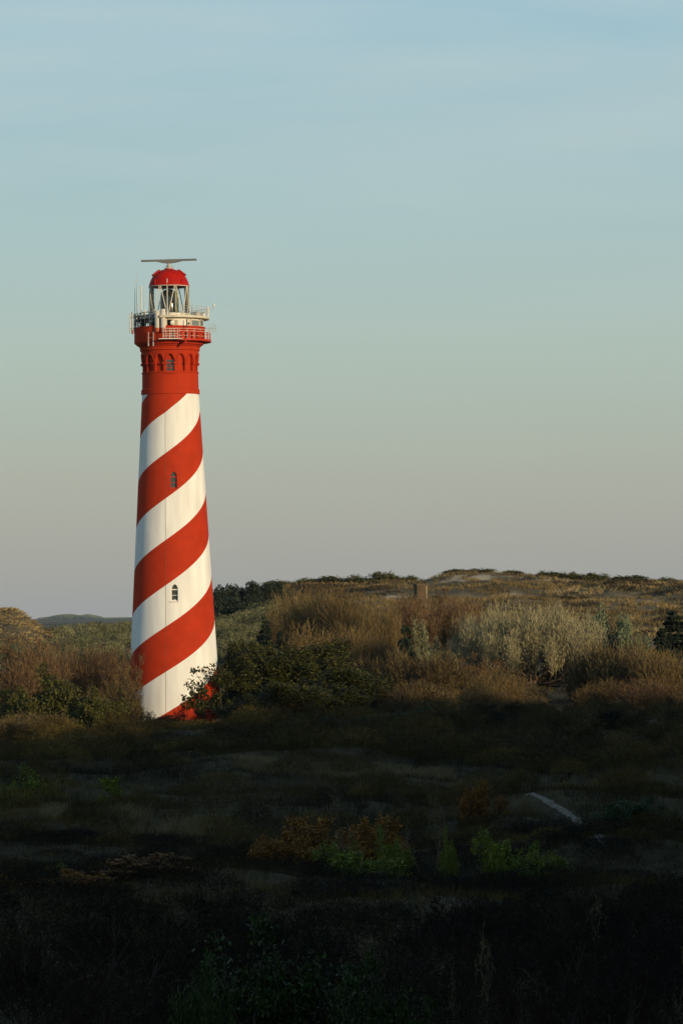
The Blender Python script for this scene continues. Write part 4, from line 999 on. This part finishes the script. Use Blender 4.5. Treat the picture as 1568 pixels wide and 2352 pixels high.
for px, top, w, lab in sk: grow('skyline', px, top - (0 if px > 1000 else 4), 846, w * 1.35, lab, 'shrub', G, minh=1.0)
G = 'dark pines behind the tower'
for px, top, d, w, lab in [(503, 1350, 700, 58, 'dark pine touching the right edge of the tower'), (530, 1346, 706, 58, 'dark pine, second right of the tower'), (556, 1352, 712, 58, 'lower dark pine in the middle of the pine row'), (580, 1338, 708, 52, 'tallest dark pine of the row behind the tower'), (606, 1346, 716, 62, 'dark pine right of the tallest one'), (634, 1340, 722, 64, 'dark pine at the right end of the row where the hill rises'), (535, 1374, 690, 90, 'low dark pine in front of the row beside the tower')]:
    grow('pine', px, top, d, w, lab, 'tree', G)

# ------------------------------------------------------------------ brick hut on the hill
def hut():
    p = at(966, 1362, 720); g_ = gz(p.x, p.y)
    r = empty('brick_hut', (p.x, p.y, g_ - .3), R(18)); tag(r, 'small square brick hut half hidden on the slope of the dune hill', 'hut')
    top = at(966, 1343, 720).z - g_ + .3; w = 26 / F * 720; mt = worn('old_brick', (.10, .072, .042), .9, .1, .4, 1.6)
    m = MB(); m.box((0, 0, top / 2), w, w * .9, top); m.build('wall', mt, r)
    m = MB(); m.box((0, 0, top + .08), w + .3, w * .9 + .3, .18); m.build('roof', worn('concrete_slab', (.12, .10, .07), .9, .1, .2, 1), r)
    m = MB(); m.box((w * .36, -w * .45 - .05, top * .5), .32, .1, top * .86); m.build('lit_edge', worn('lit_edge_colour', (.24, .19, .13), .9, .1, .2, 1), r)  # strip coloured paler to stand for the hut's sunlit right edge
    m = MB(); m.box((-w * .1, -w * .45 - .01, top * .42), .8, .04, top * .5); m.build('doorway', worn('boarded_door', (.12, .075, .05), .9, .1, .2, 2), r)
hut()

# ------------------------------------------------------------------ uncountable growth
def scatter(name, label, catg, mat, pts_fn): ...
def ground_pts(rng, n, px0, px1, d0, d1, power=1.0):
    px = rng.uniform(px0, px1, n); d = d0 + (d1 - d0) * rng.uniform(0, 1, n) ** power
    x = (px - 784) / F * d; z = terrain(x, d); return np.column_stack([x, d, z])
def blades(rng, base, n_per, h, spread, w, lean=.35):
    n = len(base); b = np.repeat(base, n_per, 0); hh = np.repeat(np.broadcast_to(h, (n,)), n_per) * rng.uniform(.5, 1.2, n * n_per)
    sp = np.repeat(np.broadcast_to(spread, (n,)), n_per)[:, None]
    off = rng.normal(0, 1, (n * n_per, 2)); b = b.copy(); b[:, :2] += off * sp * .5; b[:, 2] -= .05
    t = b.copy(); t[:, :2] += off * sp * lean + rng.normal(0, .18, (n * n_per, 2)) * hh[:, None]; t[:, 2] += hh
    return ribbons(rng, b, t, w, np.asarray(w) * .35), np.repeat(rng.uniform(0, 1, n), n_per)
def off_path(b, m):
    """true where a point neither stands on the sandy path nor hides it"""
    x, y = b[:, 0], b[:, 1]; k = np.ones(len(b), bool)
    for p in [a + (c - a) * t for a, c in zip(PATH[:5], PATH[1:6]) for t in (0, .25, .5, .75)]:
        k &= ~((np.abs(x * p.y / y - p.x) < m) & (y < p.y + 1.0) & (y > p.y - 5))
    return k
rng = np.random.RandomState(11)
# winter grass over the shaded foreground
P1 = ground_pts(rng, 26000, -60, 1630, 118, 345, .85); k = fbm(P1[:, 0] / 9, P1[:, 1] / 9, 201, 3); P1 = P1[(k > -.6) & off_path(P1, .12)]
(V, Fq), cl = blades(rng, P1, 9, .30 + .35 * np.clip(fbm(P1[:, 0] / 7, P1[:, 1] / 7, 203, 2) + .4, 0, 1), .28, .022)
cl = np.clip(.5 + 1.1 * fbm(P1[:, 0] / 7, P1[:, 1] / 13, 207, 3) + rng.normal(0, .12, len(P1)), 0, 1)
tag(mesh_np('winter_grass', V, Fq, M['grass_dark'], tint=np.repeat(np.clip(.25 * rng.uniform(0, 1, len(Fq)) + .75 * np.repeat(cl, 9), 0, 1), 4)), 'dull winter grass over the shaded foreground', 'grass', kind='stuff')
# dry tussocks: the strip below the thicket and the tufts beside the green shrub
A = ground_pts(rng, 520, 830, 1100, 352, 372); B_ = ground_pts(rng, 60, 262, 330, 200, 214); C_ = ground_pts(rng, 40, 80, 150, 203, 212); D_ = ground_pts(rng, 50, 360, 470, 196, 212); E_ = ground_pts(rng, 420, 540, 1030, 246, 252)
T_ = np.concatenate([A, B_, C_, D_, E_]); hh = np.concatenate([np.full(520, 1.0), np.full(60, .75), np.full(40, .6), np.full(50, .6), np.full(420, .42)])
(V, Fq), cl = blades(rng, T_, 34, hh, .30, .022, .5)
tag(mesh_np('dry_grass', V, Fq, M['grass_dry'], tint=tints(rng, len(Fq), cl)), 'straw-coloured dry grass tufts', 'grass', kind='stuff')
# brown undergrowth between the single bushes
def shrub_mass(name, label, catg, mat, base, w, h, seed, n_tw, tw, up=.5, leaf=0, nl=0):
    r = np.random.RandomState(seed); n = len(base); parts = []; tt = []
    b = np.repeat(base, n_tw, 0); W = np.repeat(w, n_tw); H_ = np.repeat(h, n_tw); m = len(b)
    a = r.uniform(0, 2 * np.pi, m); rad = np.sqrt(r.uniform(0, 1, m)); zf_ = r.uniform(0, 1, m) ** .55
    dome = np.sqrt(np.maximum(0, 1 - rad ** 2)) * .75 + .25
    c = b + np.column_stack([np.cos(a) * rad * W / 2, np.sin(a) * rad * W / 2, zf_ ** .6 * dome * H_])
    d = unit(np.column_stack([np.cos(a) * rad * .6, np.sin(a) * rad * .6, np.full(m, up)]) + r.normal(0, .38, (m, 3)))
    L = (H_ * r.uniform(.15, .42, m))[:, None]
    parts.append(ribbons(r, c - d * L * .6, c + d * L * .4, tw)); cm = np.clip(r.normal(.5, .3, n), 0, 1); tt.append(np.repeat(np.clip(.35 * r.uniform(0, 1, m) + .65 * np.repeat(cm, n_tw), 0, 1), 4))
    if nl:
        i = r.randint(0, m, nl * n); parts.append(leaves(r, c[i] + r.normal(0, .12, (len(i), 3)), leaf)); tt.append(np.repeat(np.clip(.35 * r.uniform(0, 1, len(i)) + .65 * np.repeat(cm, n_tw)[i], 0, 1), 4))
    V, Fq = cat(parts); return tag(mesh_np(name, V, Fq, mat, tint=np.concatenate(tt)), label, catg, kind='stuff')
b = np.concatenate([ground_pts(rng, 160, 560, 1640, 376, 470), ground_pts(rng, 40, -60, 330, 385, 420)]); q_ = to_px(b[:, 0], b[:, 1]); b = b[~((q_ > 1235) & (q_ < 1310) & (b[:, 1] < 440))]
shrub_mass('brown_thicket', 'tangled brown leafless undergrowth between the bushes', 'undergrowth', M['tw_brown'], b, rng.uniform(2.5, 4.5, len(b)), rng.uniform(1.4, 2.8, len(b)), 21, 420, .045)
b = ground_pts(rng, 400, -60, 1640, 255, 372); b = b[off_path(b, 1.6)]; b = b[~((b[:, 1] > 335) & (to_px(b[:, 0], b[:, 1]) > 810) & (to_px(b[:, 0], b[:, 1]) < 1110))]
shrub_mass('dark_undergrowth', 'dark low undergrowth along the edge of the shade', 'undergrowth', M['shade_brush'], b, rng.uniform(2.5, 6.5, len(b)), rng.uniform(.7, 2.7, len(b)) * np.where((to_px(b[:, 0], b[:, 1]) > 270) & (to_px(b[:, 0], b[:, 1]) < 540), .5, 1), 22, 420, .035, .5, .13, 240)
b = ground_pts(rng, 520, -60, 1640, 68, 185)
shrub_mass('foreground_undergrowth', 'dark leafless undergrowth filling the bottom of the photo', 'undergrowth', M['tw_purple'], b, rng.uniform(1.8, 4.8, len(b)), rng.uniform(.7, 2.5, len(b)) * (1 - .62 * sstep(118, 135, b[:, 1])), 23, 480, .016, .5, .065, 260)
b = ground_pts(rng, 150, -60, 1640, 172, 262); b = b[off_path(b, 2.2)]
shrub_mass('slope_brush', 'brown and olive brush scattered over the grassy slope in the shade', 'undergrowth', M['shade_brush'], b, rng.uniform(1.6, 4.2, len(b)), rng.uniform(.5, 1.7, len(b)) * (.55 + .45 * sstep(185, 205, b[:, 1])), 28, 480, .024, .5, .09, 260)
# grey-green sea buckthorn on the rising ground behind the tower
b = np.concatenate([ground_pts(rng, 260, -60, 340, 455, 655), ground_pts(rng, 170, 470, 760, 455, 690), ground_pts(rng, 30, 760, 1000, 520, 600)]); b = b[~((to_px(b[:, 0], b[:, 1]) < 125) & (b[:, 1] > 560))]
shrub_mass('sea_buckthorn_scrub', 'grey-green sea buckthorn scrub covering the rise behind the tower', 'scrub', M['lf_scrub'], b, rng.uniform(3.5, 8, len(b)), rng.uniform(1.2, 2.6, len(b)), 24, 240, .09, .4, .24, 330)
# dark scrub and tussocks on the dune hill
b = np.concatenate([ground_pts(rng, 8200, 560, 1640, 560, 862), ground_pts(rng, 700, -60, 125, 570, 660)]); pxb = to_px(b[:, 0], b[:, 1]); b = b[(fbm(b[:, 0] / 18, b[:, 1] / 18, 91, 3) > -.25) & (sand_at(to_px(b[:, 0], b[:, 1]), b[:, 1], b[:, 0]) < rng.uniform(.25, .9, len(b)))]
(V, Fq), cl = blades(rng, b, 12, np.where(to_px(b[:, 0], b[:, 1]) < 200, .3, .7), .5, .13, .5)
cl = np.clip(np.repeat(.5 + 1.0 * fbm(b[:, 0] / 12, b[:, 1] / 9, 209, 3) + rng.normal(0, .15, len(b)) + .3 * (to_px(b[:, 0], b[:, 1]) < 200), 12), 0, 1)
tag(mesh_np('hill_tussocks', V, Fq, M['grass_hill'], tint=np.repeat(np.clip(.3 * rng.uniform(0, 1, len(Fq)) + .7 * cl, 0, 1), 4)), 'tussocky dune grass on the hill', 'grass', kind='stuff')
b = ground_pts(rng, 1100, 600, 1640, 560, 840); kk = fbm(b[:, 0] / 22, b[:, 1] / 24, 95, 3); b = b[(kk > .14) & (sand_at(to_px(b[:, 0], b[:, 1]), b[:, 1], b[:, 0]) < .2)]
shrub_mass('hill_scrub', 'dark patches of low scrub on the dune hill', 'scrub', M['lf_hillscrub'], b, rng.uniform(2.5, 6, len(b)), rng.uniform(.5, 1.4, len(b)), 25, 120, .14, .4, .30, 100)
# far woods at the horizon
b = np.column_stack([(rng.uniform(95, 330, 260) - 784) / F * 11000, 11000 + rng.uniform(-100, 100, 260), np.full(260, -.6)])
pxb = to_px(b[:, 0], b[:, 1]); hw = 4 + 10 * np.exp(-((pxb - 150) / 34) ** 2) + 7 * np.exp(-((pxb - 202) / 16) ** 2) - 3 * sstep(215, 235, pxb) + rng.uniform(-1, 1, 260)
shrub_mass('far_woods', 'distant bluish wood on the horizon left of the tower', 'wood', M['lf_bluegreen'], b, np.full(260, 42.0), hw, 26, 60, 2.2, .4, 3.6, 140)  # paler blue-green leaf colour carries part of the distance haze

# ------------------------------------------------------------------ haze
hm = bpy.data.materials.new('haze'); hm.use_nodes = True; ht = hm.node_tree; ht.nodes.clear()
ho = N(ht, 'ShaderNodeOutputMaterial'); hv = N(ht, 'ShaderNodeVolumePrincipled'); hv.inputs['Density'].default_value = 2.2e-5
hv.inputs['Color'].default_value = (.62, .78, .95, 1); hv.inputs['Anisotropy'].default_value = 0.0
ht.links.new(hv.outputs[0], ho.inputs['Volume'])
m = MB(); m.box((0, 5600, 29.5), 4400, 12200, 65); tag(m.build('haze', hm), 'thin evening haze over the dunes', 'haze', kind='stuff')
